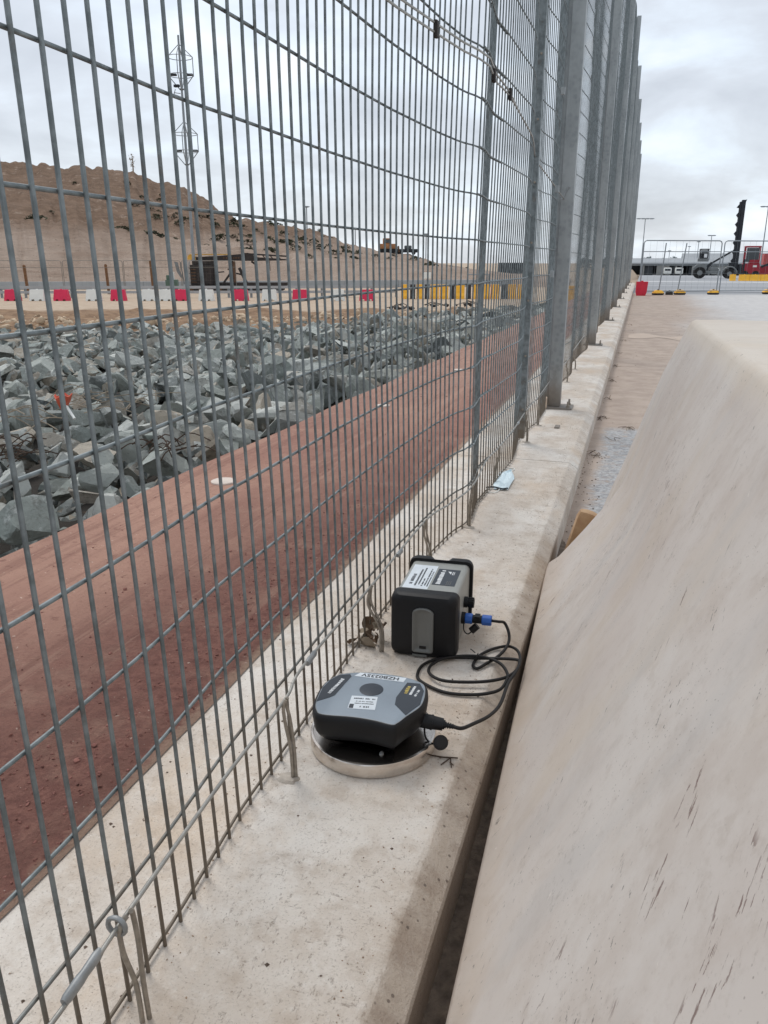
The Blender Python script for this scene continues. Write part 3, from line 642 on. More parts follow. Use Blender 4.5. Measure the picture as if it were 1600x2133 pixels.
for y in ysb:
    sh = -.0300 * (y - 3.05); e = .0 if y < 2.97 else .010 * ((y - 2.97) / .08) ** 2
    k = 0 if y < 2.66 else min(1, max(0, (y - 2.66) / .09)) ** 3
    L = []
    k3 = min(1, max(0, (y - 1.2) / 1.4)); k3 = k3 * k3 * (3 - 2 * k3)
    for j, (a_, m_, q) in enumerate(zip(toe_full, toe_mid, toe_cut)):
        kk = k; p = (a_[0] * (1 - k3) + m_[0] * k3, a_[1] * (1 - k3) + m_[1] * k3); L.append((p[0] * (1 - kk) + q[0] * kk, p[1] * (1 - kk) + q[1] * kk))
    k2 = min(1, max(0, (y - 1.2) / 1.4)); k2 = k2 * k2 * (3 - 2 * k2)
    L += [(p[0] * (1 - k2) + q[0] * k2, p[1] * (1 - k2) + q[1] * k2) for p, q in zip(rest_full, rest_cut)] + rest
    loops.append([(x + sh + (e if x < .3 else -e) + (.0012 * mnoise.noise(Vector((z * 3, y * 1.7, x * 3))) if z < .78 else 0), y, z - (e * .5 if z > .7 else 0)) for x, z in L])
b.loft(loops); b.build('barrier_body', PLASTIC, bar, smooth=38)
b = MB(); M = Matrix.Translation((-.128, 3.02, -.005)) @ Matrix.Rotation(R(14), 4, 'Y')
b.bbox(-.042, .042, -.032, .032, -.135, .095, .031, M); b.build('coupling_lug', LUG, bar, smooth=50)

# ================================================================== VIBRATION SENSOR ON ITS STEEL DISC
dc = (-.468, 1.430); r = .1365
ds = thing('steel_disc', 'round steel base disc lying on the plinth beneath the grey sensor', 'base plate', (dc[0], dc[1], 0))
MB().lathe([(r - .004, .0006), (r, .003), (r, .030), (r - .0015, .0325), (r - .006, .0332), (r - .007, .0318)], 72).build('disc_rim', STEEL, ds, smooth=40)
MB().lathe([(r - .0065, .012), (r - .0065, .0316), (.002, .0318)], 72).build('disc_top', DISCTOP, ds, smooth=40)
for ax, ay in ((.045, -.085), (-.112, .03), (.06, .10)):
    b = MB(); b.cyl((ax, ay, .0317), (ax, ay, .0345), .0050, .0045, n=14); b.cyl((ax, ay, .0345), (ax, ay, .0375), .0025, n=6); b.build('screw', ZINC, ds, smooth=40)
plate = [(-0.5755, 1.3679), (-0.584, 1.4248), (-0.580, 1.461), (-0.5655, 1.4902), (-0.5311, 1.5101), (-0.4837, 1.5205), (-0.423, 1.5211), (-0.3800, 1.5064), (-0.3640, 1.4755), (-0.3580, 1.4178), (-0.3757, 1.3693), (-0.3866, 1.3389), (-0.3970, 1.3291), (-0.4374, 1.3337), (-0.4833, 1.3324), (-0.5428, 1.3234), (-0.562, 1.3358)]
ctr = Vector((sum(p[0] for p in plate) / len(plate), sum(p[1] for p in plate) / len(plate)))
out = [Vector((p.x, p.y)) for p in smooth_path([(p[0], p[1], 0) for p in plate], 5, closed=True)]
def off_loop(d, z):
    n = len(out); L = []
    for i in range(n):
        t = (out[(i + 1) % n] - out[i - 1]).normalized(); nv = Vector((t.y, -t.x))
        if nv.dot(out[i] - ctr) < 0: nv = -nv
        q = out[i] + nv * d; L.append((q.x - ctr.x, q.y - ctr.y, z))
    return L
sen = thing('vibration_sensor', 'grey-topped black vibration sensor standing on the round steel disc', 'sensor', (ctr.x, ctr.y, 0))
MB().loft([off_loop(-.034, .038), off_loop(-.022, .044), off_loop(-.008, .054), off_loop(.003, .072), off_loop(.0065, .098), off_loop(.0055, .108), off_loop(.002, .1135), off_loop(-.0005, .1145)]).build('housing', BLACKP, sen, smooth=45)
MB().loft([off_loop(-.0015, .1140), off_loop(-.0020, .1152), off_loop(-.004, .1156)]).build('top_plate', GREYP, sen, smooth=30)
b = MB(); b.tube([(p[0], p[1], .1149) for p in off_loop(-.0012, 0)], .0007, 5, closed=True); b.build('silver_trim', ZINC, sen, smooth=50)
for ang_ in (100, 220, 340):
    a = R(ang_); MB().cyl((.06 * math.cos(a), .06 * math.sin(a), .0316), (.06 * math.cos(a), .06 * math.sin(a), .036), .014, n=16).build('foot', BLACKR, sen, smooth=40)
def flat(parent, name, poly, z, m, c, h=.0006):
    b = MB(); b.loft([[(p[0] - c[0], p[1] - c[1], z) for p in poly], [(p[0] - c[0], p[1] - c[1], z + h) for p in poly]]); return b.build(name, m, parent)
pL = flat(sen, 'corner_panel', [(-.5735, 1.366), (-.5815, 1.424), (-.5775, 1.460), (-.566, 1.485), (-.5441, 1.4965), (-.5380, 1.488), (-.5412, 1.450), (-.5452, 1.401), (-.552, 1.390)], .1156, DARKP, ctr)
pR = flat(sen, 'corner_panel', [(-.4112, 1.4982), (-.3832, 1.5018), (-.3670, 1.474), (-.3610, 1.4182), (-.379, 1.3702), (-.4116, 1.4032), (-.4172, 1.4306)], .1156, DARKP, ctr)
b = MB(); b.lathe([(.026, .1155), (.026, .1163), (.0245, .1167), (.002, .1167)], 32, (-.4777 - ctr.x, 1.447 - ctr.y)); b.build('centre_button', DARKP, sen, smooth=40)
st_ = [(-.5096, 1.4098), (-.4549, 1.4206), (-.445, 1.3701), (-.5016, 1.3602)]
sk = flat(sen, 'sticker', st_, .1157, LABELW, ctr)
def line_of_print(parent, c, p0, p1, h, z, m, seed, gap=.3, thick=.0003):
    """a row of tiny upright strokes: print too small to read"""
    rnd = random.Random(seed); p0, p1 = Vector(p0), Vector(p1); d = (p1 - p0); L = d.length; d.normalize(); nrm = Vector((-d.y, d.x)); b = MB(); t = 0
    while t < L:
        w = h * rnd.uniform(.25, .7)
        if t + w > L: break
        if rnd.random() > gap * .4:
            a = p0 + d * t - nrm * h / 2; hh = h * rnd.uniform(.75, 1)
            q = [a, a + d * w, a + d * w + nrm * hh, a + nrm * hh]; b.loft([[(p.x - c[0], p.y - c[1], z) for p in q], [(p.x - c[0], p.y - c[1], z + thick) for p in q]])
        t += w + h * rnd.uniform(.12, .3)
    return b.build('print_line', m, parent)
def lp(a, b_, u, v, Q=st_):   # bilinear point on the sticker
    p = [Vector(q) for q in Q]; return (p[0] * (1 - u) + p[1] * u) * (1 - v) + (p[3] * (1 - u) + p[2] * u) * v
for q, (v, u0, u1, h) in enumerate(((.2, .12, .95, .005), (.42, .22, .9, .0034), (.58, .2, .92, .0034), (.82, .42, .8, .006))):
    line_of_print(sk, ctr, lp(0, 0, u0, v), lp(0, 0, u1, v), h, .1163, PRINT, q)
flat(sk, 'sticker_mark', [lp(0, 0, u, v) for u, v in ((.03, .66), (.19, .66), (.19, .97), (.03, .97))], .1163, PRINT, ctr, .0003)
ws = [(-.5285, 1.5125), (-.4180, 1.5190), (-.4200, 1.4985), (-.5345, 1.4925)]
wl = flat(sen, 'name_strip', [(-.5245, 1.5095), (-.4180, 1.5170), (-.4200, 1.4975), (-.5325, 1.4915)], .1157, LABELW, ctr)
t = text_mesh('HZB0235V', .0205, .0006); t.materials.append(PRINT); o = link('lettering', t, wl); o.location = (-.475 - ctr.x, 1.5045 - ctr.y, .1166); o.rotation_euler = (0, 0, R(180 + 3.5)); o.scale = (.92, .85, 1)
line_of_print(pL, ctr, (-.5605, 1.405), (-.552, 1.472), .008, .1163, PRINTW, 31, .0)
line_of_print(pR, ctr, (-.4030, 1.452), (-.4030, 1.489), .008, .1163, PRINTY, 32, .0)
line_of_print(pR, ctr, (-.3915, 1.450), (-.3905, 1.489), .006, .1163, PRINTW, 33, .2)
line_of_print(pR, ctr, (-.3800, 1.447), (-.3780, 1.475), .005, .1163, PRINTW, 34, .3)
# cable plug on its right side
b = MB(); p0 = Vector((-.366, 1.430, .072)); d = Vector((.955, .10, -.10)).normalized()
def ax(t, up=0): return p0 + d * t + Vector((0, 0, up)) - Vector((ctr.x, ctr.y, 0))
b.cyl(ax(0), ax(.026), .0155, n=20); b.cyl(ax(.026), ax(.030), .0165, n=20); b.cyl(ax(.030), ax(.052), .0145, .013, n=20); b.cyl(ax(.052), ax(.056), .010, n=16)
for q in range(4): b.cyl(ax(.056 + q * .005), ax(.059 + q * .005), .0072 - q * .0006, n=12)
b.cyl(ax(.056), ax(.078), .0052, .0042, n=10); b.build('plug', BLACKP, sen, smooth=40)
b = MB(); cc = ax(.050) + Vector((.004, -.028, -.026)); q = Vector((.25, -.75, .6)).normalized()
b.cyl(cc - q * .008, cc + q * .006, .0155, n=20); b.cyl(cc + q * .006, cc + q * .009, .012, n=20); b.build('dust_cap', BLACKR, sen, smooth=40)
b = MB(); b.tube(smooth_path([ax(.012, -.015), ax(.018, -.032) + Vector((0, -.012, 0)), ax(.034, -.038) + Vector((0, -.020, 0)), cc], 6), .0022, 6); b.build('cap_strap', BLACKR, sen, smooth=60)

# ================================================================== BATTERY BOX
bx = thing('battery_box', 'grey and black rectangular battery box on the plinth behind the sensor', 'battery box', (-.4685, 1.965, 0), R(3.2))
def rrect(w, h, rad, y, cz, n=7):
    L = []
    for (sx, sz, a0) in ((1, 1, 0), (-1, 1, 90), (-1, -1, 180), (1, -1, 270)):
        for k in range(n):
            a = R(a0 + 90 * k / (n - 1)); L.append((sx * (w / 2 - rad) + rad * math.cos(a), y, cz + sz * (h / 2 - rad) + rad * math.sin(a)))
    return L
W, Hh, D = .178, .178, .275; cz = Hh / 2 + .001
MB().loft([rrect(W - .012, Hh - .012, .014, -D / 2 + .03, cz), rrect(W - .012, Hh - .012, .014, D / 2 - .012, cz)]).build('case', ALU, bx, smooth=40)
MB().loft([rrect(W - .03, Hh - .03, .018, -D / 2, cz), rrect(W - .010, Hh - .010, .022, -D / 2 + .004, cz), rrect(W - .002, Hh - .002, .022, -D / 2 + .012, cz), rrect(W, Hh, .020, -D / 2 + .022, cz), rrect(W, Hh, .018, -D / 2 + .044, cz), rrect(W - .006, Hh - .006, .016, -D / 2 + .0465, cz), rrect(W - .016, Hh - .016, .012, -D / 2 + .0465, cz)]).build('front_cap', BLACKP, bx, smooth=40)
# rear cap: rim with a finger notch in its top edge
b = MB()
def notch(L, dep):
    return [(x, y, z - (dep * max(0, min(1, (.030 - abs(x + .002)) / .012)) if z > cz + Hh / 2 - .02 else 0)) for x, y, z in L]
def rr2(w, h, rad, y, cz):
    base = rrect(w, h, rad, y, cz); top = [(x, y, cz + h / 2) for x in np.linspace(w / 2 - rad, -w / 2 + rad, 25)[1:-1]]
    return base[:7] + top + base[7:]
b.loft([rr2(W - .012, Hh - .012, .014, D / 2 - .014, cz), rr2(W + .006, Hh + .006, .020, D / 2 - .014, cz), notch(rr2(W + .008, Hh + .010, .020, D / 2 - .004, cz), .011), notch(rr2(W + .002, Hh + .006, .020, D / 2 + .010, cz), .012), rr2(W - .02, Hh - .02, .018, D / 2 + .014, cz)]); b.build('rear_cap', BLACKP, bx, smooth=40)
# recessed grey handle channel in the front cap
def slot(w, h, y, n=9):
    rad = w / 2; L = []
    for k in range(n): a = math.pi * k / (n - 1); L.append((rad * math.cos(a), y, .142 - rad * .55 + rad * .55 * math.sin(a) + (h - .125) / 2))
    for (sx, a0) in ((-1, 180), (1, 270)):
        for k in range(5): a = R(a0 + 90 * k / 4); L.append((sx * (rad - .007) + .007 * math.cos(a), y, .023 - (h - .125) / 2 + .007 + .007 * math.sin(a)))
    return L
hd = MB().loft([slot(.056, .133, -D / 2 + .003), slot(.056, .133, -D / 2 - .0045), slot(.051, .128, -D / 2 - .0062), slot(.045, .122, -D / 2 - .0055), slot(.036, .114, -D / 2 - .0020), slot(.022, .10, -D / 2 - .0008)]).build('handle_channel', GREYC, bx, smooth=35)
MB().bbox(-.009, .009, -D / 2 - .0040, -D / 2 - .0002, .030, .037, .001).build('drain_slot', BLACKR, hd)
MB().bbox(-.028, .012, -D / 2 - .001, -D / 2 + .004, .004, .011, .002).build('front_clip', GREYC, bx)
zt = cz + Hh / 2 - .006
def lab(name, x0, x1, y0, y1, z, m, parent=bx, h=.0006):
    return MB().box(x0, x1, y0, y1, z, z + h).build(name, m, parent)
l1 = lab('white_label', -.070, -.002, -.078, .093, zt, LABELW)
def vline(parent, x, y0, y1, h, z, m, seed): return line_of_print(parent, (0, 0), (x, y0), (x, y1), h, z, m, seed, .25)
for q, (x, y0, y1, h) in enumerate(((-.054, -.05, .03, .0095), (-.040, -.06, .06, .0055), (-.031, -.055, .075, .0045), (-.022, -.06, -.005, .0045), (-.014, -.055, .07, .004), (-.007, -.06, .05, .0035))):
    vline(l1, x, y0, y1, h, zt + .0006, PRINT, 50 + q)
l2 = lab('dark_label', .003, .065, -.042, .076, zt, DARKP)
vline(l2, .018, -.035, .070, .013, zt + .0006, PRINTW, 61)
b = MB(); b.prism([(.042, .058), (.042, .040), (.032, .0585)], 'z', zt + .0006, zt + .001); b.prism([(.0455, .058), (.0475, .058), (.0475, .036), (.0455, .036)], 'z', zt + .0006, zt + .001); b.prism([(.050, .058), (.0515, .058), (.0515, .036), (.050, .036)], 'z', zt + .0006, zt + .001); b.build('label_emblem', PRINTW, l2)
for q, x in enumerate((.041, .046, .051)): vline(l2, x, -.038, -.010, .0028, zt + .0006, GREYC, 70 + q)
# sockets on its right flank
sx = W / 2 - .006
b = MB(); b.cyl((sx, .030, .100), (sx + .010, .030, .100), .0155, n=20); b.cyl((sx + .010, .030, .100), (sx + .028, .030, .100), .013, n=20)
for k in range(12):
    a = 2 * math.pi * k / 12; b.bar((sx + .012, .030 + .013 * math.cos(a), .100 + .013 * math.sin(a)), (sx + .027, .030 + .013 * math.cos(a), .100 + .013 * math.sin(a)), .003)
b.build('capped_socket', BLACKP, bx, smooth=40)
pz, py = .070, -.010
b = MB(); b.cyl((sx, py, pz), (sx + .010, py, pz), .0165, n=20); b.build('socket', BLACKP, bx, smooth=40)
def ringed(x0, x1, rr_, n=24):
    b = MB(); loops = []
    for x in (x0, x0 + .002, x1 - .002, x1):
        k0 = .9 if x in (x0, x1) else 1.0
        loops.append([(x, py + rr_ * k0 * (1 + (.04 if q % 3 == 0 else 0)) * math.cos(2 * math.pi * q / n), pz + rr_ * k0 * (1 + (.04 if q % 3 == 0 else 0)) * math.sin(2 * math.pi * q / n)) for q in range(n)])
    return b.loft(loops)
ringed(sx + .010, sx + .030, .0145).build('blue_ring', BLUE, bx, smooth=30)
b = MB(); b.cyl((sx + .030, py, pz), (sx + .056, py, pz), .0115, n=20); b.box(sx + .036, sx + .050, py - .012, py + .012, pz - .004, pz + .012); b.build('plug_body', BLACKP, bx, smooth=40)
ringed(sx + .056, sx + .082, .0145).build('blue_ring', BLUE, bx, smooth=30)
b = MB(); b.tube(smooth_path([(sx + .006, py, pz - .016), (sx + .008, py - .004, pz - .036), (sx + .020, py - .006, pz - .044), (sx + .034, py - .004, pz - .030)], 6), .0018, 6); b.cyl((sx + .028, py - .006, pz - .034), (sx + .044, py - .002, pz - .018), .010, n=14); b.build('socket_cap', BLACKR, bx, smooth=40)

# cable between box and sensor
bl = Matrix.Translation((-.4685, 1.965, 0)) @ Matrix.Rotation(R(3.2), 4, 'Z')
st0 = bl @ Vector((sx + .080, py, pz)); st1 = bl @ Vector((sx + .100, py - .001, pz))
en = p0 + d * .072
cp = [tuple(st0), tuple(st1), (-.2700, 1.985, .058), (-.2540, 1.965, .035), (-.2530, 1.935, .018), (-.2660, 1.884, .012), (-.2926, 1.834, .008), (-.3104, 1.8069, .006), (-.3242, 1.8215, .006), (-.3173, 1.8751, .007), (-.2906, 1.9205, .008), (-.2549, 1.9451, .010), (-.2263, 1.927, .012), (-.2103, 1.8761, .013), (-.2112, 1.8122, .014), (-.2373, 1.7578, .016), (-.2938, 1.7255, .014), (-.3723, 1.7085, .013), (-.4151, 1.731, .012), (-.4263, 1.7718, .011), (-.4064, 1.817, .012), (-.3606, 1.8477, .013), (-.3044, 1.8541, .016), (-.2577, 1.8308, .018), (-.2310, 1.7876, .016), (-.2272, 1.7506, .014), (-.2404, 1.7039, .011), (-.2921, 1.6754, .007), (-.365, 1.667, .006), (-.4321, 1.701, .006), (-.4502, 1.739, .006), (-.4443, 1.7928, .006), (-.4016, 1.834, .008), (-.3111, 1.8563, .010), (-.2228, 1.8539, .022), (-.2074, 1.8344, .022), (-.2109, 1.7816, .022), (-.2200, 1.730, .020), (-.2215, 1.620, .026), (-.2340, 1.540, .040), (-.2580, 1.478, .053)]
cp += [tuple(p0 + d * .092), tuple(en)]
o = MB().tube(smooth_path(cp, 9), .0041, 8).build('black_cable', BLACKR, smooth=60); tag(o, 'coiled black cable linking the battery box to the sensor', 'cable')
b = MB(); q = Vector((-.322, 1.852, .013)); b.tube([(q.x + .004 * math.cos(a), q.y + .013 * math.sin(a), q.z + .010 * math.cos(a * 1)) for a in np.linspace(0, 6.28, 17)[:-1]], .0016, 5, closed=True); b.tube([q + Vector((-.004, .006, .01)), q + Vector((-.018, .012, .016))], .0014, 5); tag(b.build('cable_tie', BLACKR), 'small black tie around the coiled cable', 'cable tie')

# ================================================================== LITTLE THINGS ON THE PLINTH
mk = thing('face_mask', 'pale blue disposable face mask lying against the mesh', 'face mask', (-.54, 3.68, 0))
mo = [(-.0397, -.047), (-.0386, .11), (.0104, .185), (.0464, .035), (.046, -.175), (-.0168, -.18)]
b = MB(); nr = 13; lo_ = [(-.0168, -.18), (-.030, -.12), (-.0397, -.047), (-.0392, .03), (-.0386, .11), (-.015, .15), (.0104, .185)]; hi_ = [(.046, -.175), (.0462, -.10), (.0464, -.03), (.0464, .035), (.036, .08), (.022, .135), (.0104, .185)]
g_ = [[(lo_[i][0] * (1 - j / 6) + hi_[i][0] * j / 6, lo_[i][1] * (1 - j / 6) + hi_[i][1] * j / 6, .004 + .009 * ((j * 2) % 3 == 1) + .006 * math.sin(i * 1.1) ** 2) for j in range(7)] for i in range(7)]
b.add([p for r_ in g_ for p in r_], [(i * 7 + j, i * 7 + j + 1, i * 7 + j + 8, i * 7 + j + 7) for i in range(6) for j in range(6)]); b.build('mask_sheet', MASK, mk, smooth=30)
b = MB(); b.tube(smooth_path([(-.035, -.165, .006), (-.05, -.19, .004), (-.045, -.225, .003), (-.01, -.235, .003), (.005, -.21, .004), (.01, -.18, .008)], 5), .0025, 6); b.build('ear_loop', WHITEPL, mk, smooth=60)
b = MB(); b.tube(smooth_path([(-.04, .10, .006), (-.03, .2, .004), (0, .24, .003), (.02, .22, .003), (.01, .17, .006)], 5), .0025, 6); b.build('ear_loop', WHITEPL, mk, smooth=60)
b = MB(); b.tube(smooth_path([(-.055, -.175, .008), (-.02, -.17, .012), (.02, -.182, .010), (.044, -.165, .010)], 5), .004, 6); b.build('mask_edge', DARKP, mk, smooth=60)
# crumpled dead leaves beside the mesh
rnd = random.Random(5); lv = thing('dead_leaf_clump', 'crumpled dry brown leaves caught under the mesh by the battery box', 'leaves', (-.628, 1.885, 0))
for k in range(9):
    b = MB(); c0 = Vector((rnd.uniform(-.03, .035), rnd.uniform(-.05, .05), rnd.uniform(.006, .045))); rot = Matrix.Rotation(rnd.uniform(0, 6.3), 4, 'Z') @ Matrix.Rotation(rnd.uniform(-1.1, 1.1), 4, 'X') @ Matrix.Rotation(rnd.uniform(-1.1, 1.1), 4, 'Y'); L = rnd.uniform(.03, .055); Wd = L * rnd.uniform(.3, .5)
    rows = []
    for i in range(7):
        t = i / 6; w = Wd * math.sin(math.pi * min(.97, t + .06)) ; rows.append([(-w, t * L - L / 2, .010 * math.cos(t * 5) + .006), (0, t * L - L / 2, .004 * math.cos(t * 7)), (w, t * L - L / 2, .010 * math.sin(t * 6 + 1) + .004)])
    vs_ = [c0 + (rot @ Vector(p)) for r_ in rows for p in r_]; vs_ = [(v.x, v.y, max(.001, v.z)) for v in vs_]
    b.add(vs_, [(i * 3 + j, i * 3 + j + 1, i * 3 + j + 4, i * 3 + j + 3) for i in range(6) for j in range(2)]); b.build('leaf', LEAFD if k % 3 else DRY, lv, smooth=60)
b = MB(); z = .0025
b.tube([(-.333, 1.412, z), (-.31, 1.4125, z), (-.296, 1.4155, z), (-.277, 1.417, .004)], .0016, 5); b.tube([(-.292, 1.416, z), (-.300, 1.399, z), (-.306, 1.386, z)], .0013, 5); b.tube([(-.292, 1.416, z), (-.288, 1.398, z), (-.2835, 1.384, z)], .0013, 5); b.tube([(-.2875, 1.398, z), (-.281, 1.392, z)], .0011, 5)
tag(b.build('twig', DARKDRY), 'tiny dark forked twig beside the steel disc', 'twig')
b = MB(); b.bbox(-.435, -.405, 5.02, 5.10, .0005, .010, .003); tag(b.build('wood_chip', mat('grey_chip', S((132, 124, 116)), .9, 0, .2, 40)), 'small grey chip lying on the plinth before the first post', 'chip')
b = MB(); b.bbox(-.590, -.558, 5.70, 5.745, .0005, .085, .008); tag(b.build('foam_scrap', mat('pale_foam', S((206, 184, 162)), .95, 0, .1, 30)), 'pale scrap block wedged at the foot of the first post', 'scrap')
# pebbles and crumbs on the plinth
rnd = random.Random(9); b = MB()
for k in range(130):
    x, y = rnd.uniform(-.87, -.24), rnd.choice((rnd.uniform(.5, 3), rnd.uniform(1, 9))); s = rnd.uniform(.0012, .0042); 
    if math.hypot(x - dc[0], y - dc[1]) < .14: continue
    z = 0 if x < -.28 else -.03 * (x + .275) / .05
    if x > -.28: continue
    b.add([(x - s, y, z), (x + s * .4, y - s, z), (x + s, y + s * .6, z), (x - s * .2, y + s, z), (x, y, z + s)], [(0, 1, 4), (1, 2, 4), (2, 3, 4), (3, 0, 4)])
tag(stuff(b.build('grit', mat('grit', S((112, 96, 84)), .95, 0, .3, 90))), 'scattered dark grit on the concrete plinth', 'grit')

# white round caps set in the red path
first = None
for (x, y, rr_, lb) in ((-1.817, 3.268, .060, 'white round cap set in the red path, nearest of three'), (-1.715, 5.50, .050, 'white round cap set in the red path, middle of three'), (-1.612, 7.64, .050, 'small white round cap set in the red path, farthest of three')):
    b = MB(); n = 26; b.loft([[(x + (rr_ + .004 * mnoise.noise(Vector((q * .9, y, 0)))) * f * math.cos(2 * math.pi * q / n), y + rr_ * f * math.sin(2 * math.pi * q / n), z) for q in range(n)] for f, z in ((1, -.006), (1, .002), (.94, .005))])
    tag(b.build('path_cap', PAINTW, smooth=40), lb, 'marker cap', 'white caps along the red path')

# litter among the rocks
def branch_pile(name, label, c, n, spread, L, m, seed):
    rnd = random.Random(seed); t = thing(name, label, 'branches', c)
    for k in range(n):
        a = rnd.uniform(-.5, .5) + rnd.choice((0, .5, 1.4)); p = Vector((rnd.uniform(-spread, spread), rnd.uniform(-spread * .6, spread * .6), rnd.uniform(0, .10))); dd = Vector((math.cos(a), math.sin(a) * .7, rnd.uniform(-.15, .25))) * L * rnd.uniform(.25, .7)
        MB().tube(smooth_path([p - dd, p + Vector((rnd.uniform(-.05, .05), rnd.uniform(-.06, .06), rnd.uniform(0, .10))), p + dd], 4), [.0045] * 9, 5).build('stem', m, t, smooth=60)
branch_pile('dry_branches', 'tangle of pale dry branches on the rocks left of centre', (-5.15, 6.85, -.42), 16, .5, .55, DRY, 1)
branch_pile('dry_branches', 'dark brown dry reeds between rocks at the far left', (-4.25, 4.55, -.36), 18, .22, .30, DARKDRY, 2)
branch_pile('dry_branches', 'small nest of brown dry stems near the red path', (-3.15, 4.85, -.33), 14, .22, .25, DARKDRY, 3)
branch_pile('dry_branches', 'pale dry stems lying on the leftmost rocks', (-5.0, 5.6, -.35), 9, .35, .4, DRY, 4)
cu = thing('orange_cup', 'crushed orange plastic cone on a white stick among the rocks', 'litter', (-4.80, 5.85, -.26))
b = MB(); n = 14
b.loft([[(rr_ * math.cos(2 * math.pi * q / n) * (1 + .25 * math.sin(q * 2.1)), rr_ * math.sin(2 * math.pi * q / n), z + .02 * math.sin(q * 1.7)) for q in range(n)] for rr_, z in ((.03, 0.02), (.055, .07), (.075, .13), (.068, .135), (.045, .08))]); b.build('cone', ORANGE, cu, smooth=50)
b = MB(); b.tube([(.03, -.01, .05), (.10, -.05, .0), (.17, -.09, -.05)], .012, 8); b.build('stick', WHITEPL, cu, smooth=60)

# ================================================================== BARRIERS BY THE DIRT ROAD
def water_barrier(name, w, h, dpt, m):
    """plastic road barrier: sloping sides, two lifting arches in the foot, step under the lip"""
    b = MB(); prof = [(-.5, 0), (-.36, 0), (-.33, .14), (-.17, .14), (-.14, 0), (.14, 0), (.17, .14), (.33, .14), (.36, 0), (.5, 0), (.5, .18), (.47, .55), (.46, .84), (.44, 1.0), (-.44, 1.0), (-.46, .84), (-.47, .55), (-.5, .18)]
    def ring(k, zlim=None): return [(x * w, k, z * h) for x, z in prof]
    L = []
    for yy, f in ((-.5, 1), (-.495, 1), (.495, 1), (.5, 1)):
        L.append([(x * w, yy * dpt * (1.0 if z < .2 else (.78 if z < .6 else .55)), z * h) for x, z in prof])
    b.loft(L); me = b.mesh(name, m, 40)
    return me
bang = math.atan2(F2.y, F2.x) - math.pi / 2
wm = water_barrier('barrier', .76, .56, .40, WHITEPL); rm = water_barrier('barrier', .76, .56, .40, REDPL)
ordn = ['first', 'second', 'third', 'fourth', 'fifth', 'sixth', 'seventh', 'eighth', 'ninth', 'tenth', 'eleventh']
def plug_cap(parent, x, z, m): MB().cyl((x, 0, z), (x, 0, z + .03), .05, n=10).build('filler_cap', m, parent)
red = [(-30.86, 34.77), (-28.44, 35.52), (-25.64, 36.39), (-22.56, 37.34), (-19.6, 38.26), (-16.7, 39.16), (-13.39, 40.19)]
white = [(-29.63, 35.15), (-26.85, 36.01), (-24.13, 36.86), (-23.27, 37.12), (-21.3, 37.73), (-18.2, 38.7), (-14.86, 39.74)]
for lst, me, cn_, m in ((red, rm, 'red', REDPL), (white, wm, 'white', WHITEPL)):
    for i, (x, y) in enumerate(lst):
        t = thing('water_barrier', f'{ordn[i]} {cn_} plastic barrier from the left along the dirt road', 'barrier', (x, y, -.9), bang + random.uniform(-.12, .12), 'red and white barriers along the dirt road')
        link('barrier_shell', me, t); plug_cap(t, 0, .56, m)
# yellow and black blocks
seq = [(-12.15, 42.94, .40, 0), (-11.74, 43.06, .28, 1), (-11.36, 43.18, .38, 0), (-10.99, 43.29, .26, 1), (-10.60, 43.42, .46, 0), (-10.11, 43.57, .46, 0), (-9.70, 43.69, .24, 1), (-9.28, 43.82, .48, 0), (-8.84, 43.96, .26, 1), (-8.43, 44.09, .44, 0), (-7.95, 44.24, .44, 0), (-7.48, 44.38, .44, 0), (-7.0, 44.5, .3, 1), (-6.58, 44.66, .44, 0), (-6.1, 44.8, .44, 0), (-3.35, 42.75, .40, 0)]
for i, (x, y, w, bk) in enumerate(seq):
    cn_ = 'black' if bk else 'yellow'
    kk = sum(1 for q in seq[:i] if q[3] == bk); lb = f'{ordn[kk]} {cn_} block from the left in the yellow and black row' if i < len(seq) - 1 else 'lone yellow block seen between two fence posts'
    t = thing('barrier_block', lb, 'barrier', (x, y, -.9), bang, 'yellow and black blocks')
    b = MB(); b.prism([(-.20, 0), (.20, 0), (.19, .16), (.13, .30), (.11, .76), (-.11, .76), (-.13, .30), (-.19, .16)], 'x', -w / 2 + .008, w / 2 - .008); b.build('block_body', BLKBAR if bk else YELPL, t)
# sign, small kit by the blocks
t = thing('notice_board', 'small white notice board on a post behind the yellow blocks', 'sign', (-12.75, 50.2, -.9), bang)
MB().cyl((0, 0, 0), (0, 0, .95), .03, n=8).build('board_post', LAMPM, t); MB().bbox(-.24, .24, -.03, .03, .92, 1.30, .01).build('board', WHITEPL, t)
t = thing('gate_frame', 'low metal gate frame behind the yellow and black blocks', 'gate', (-9.0, 47.5, -.9), bang)
for s in (-.6, .6): MB().cyl((s, 0, 0), (s, 0, 1.25), .035, n=8).build('gate_post', LAMPM, t)
MB().cyl((-.6, 0, 1.22), (.6, 0, 1.22), .03, n=8).build('gate_rail', LAMPM, t)
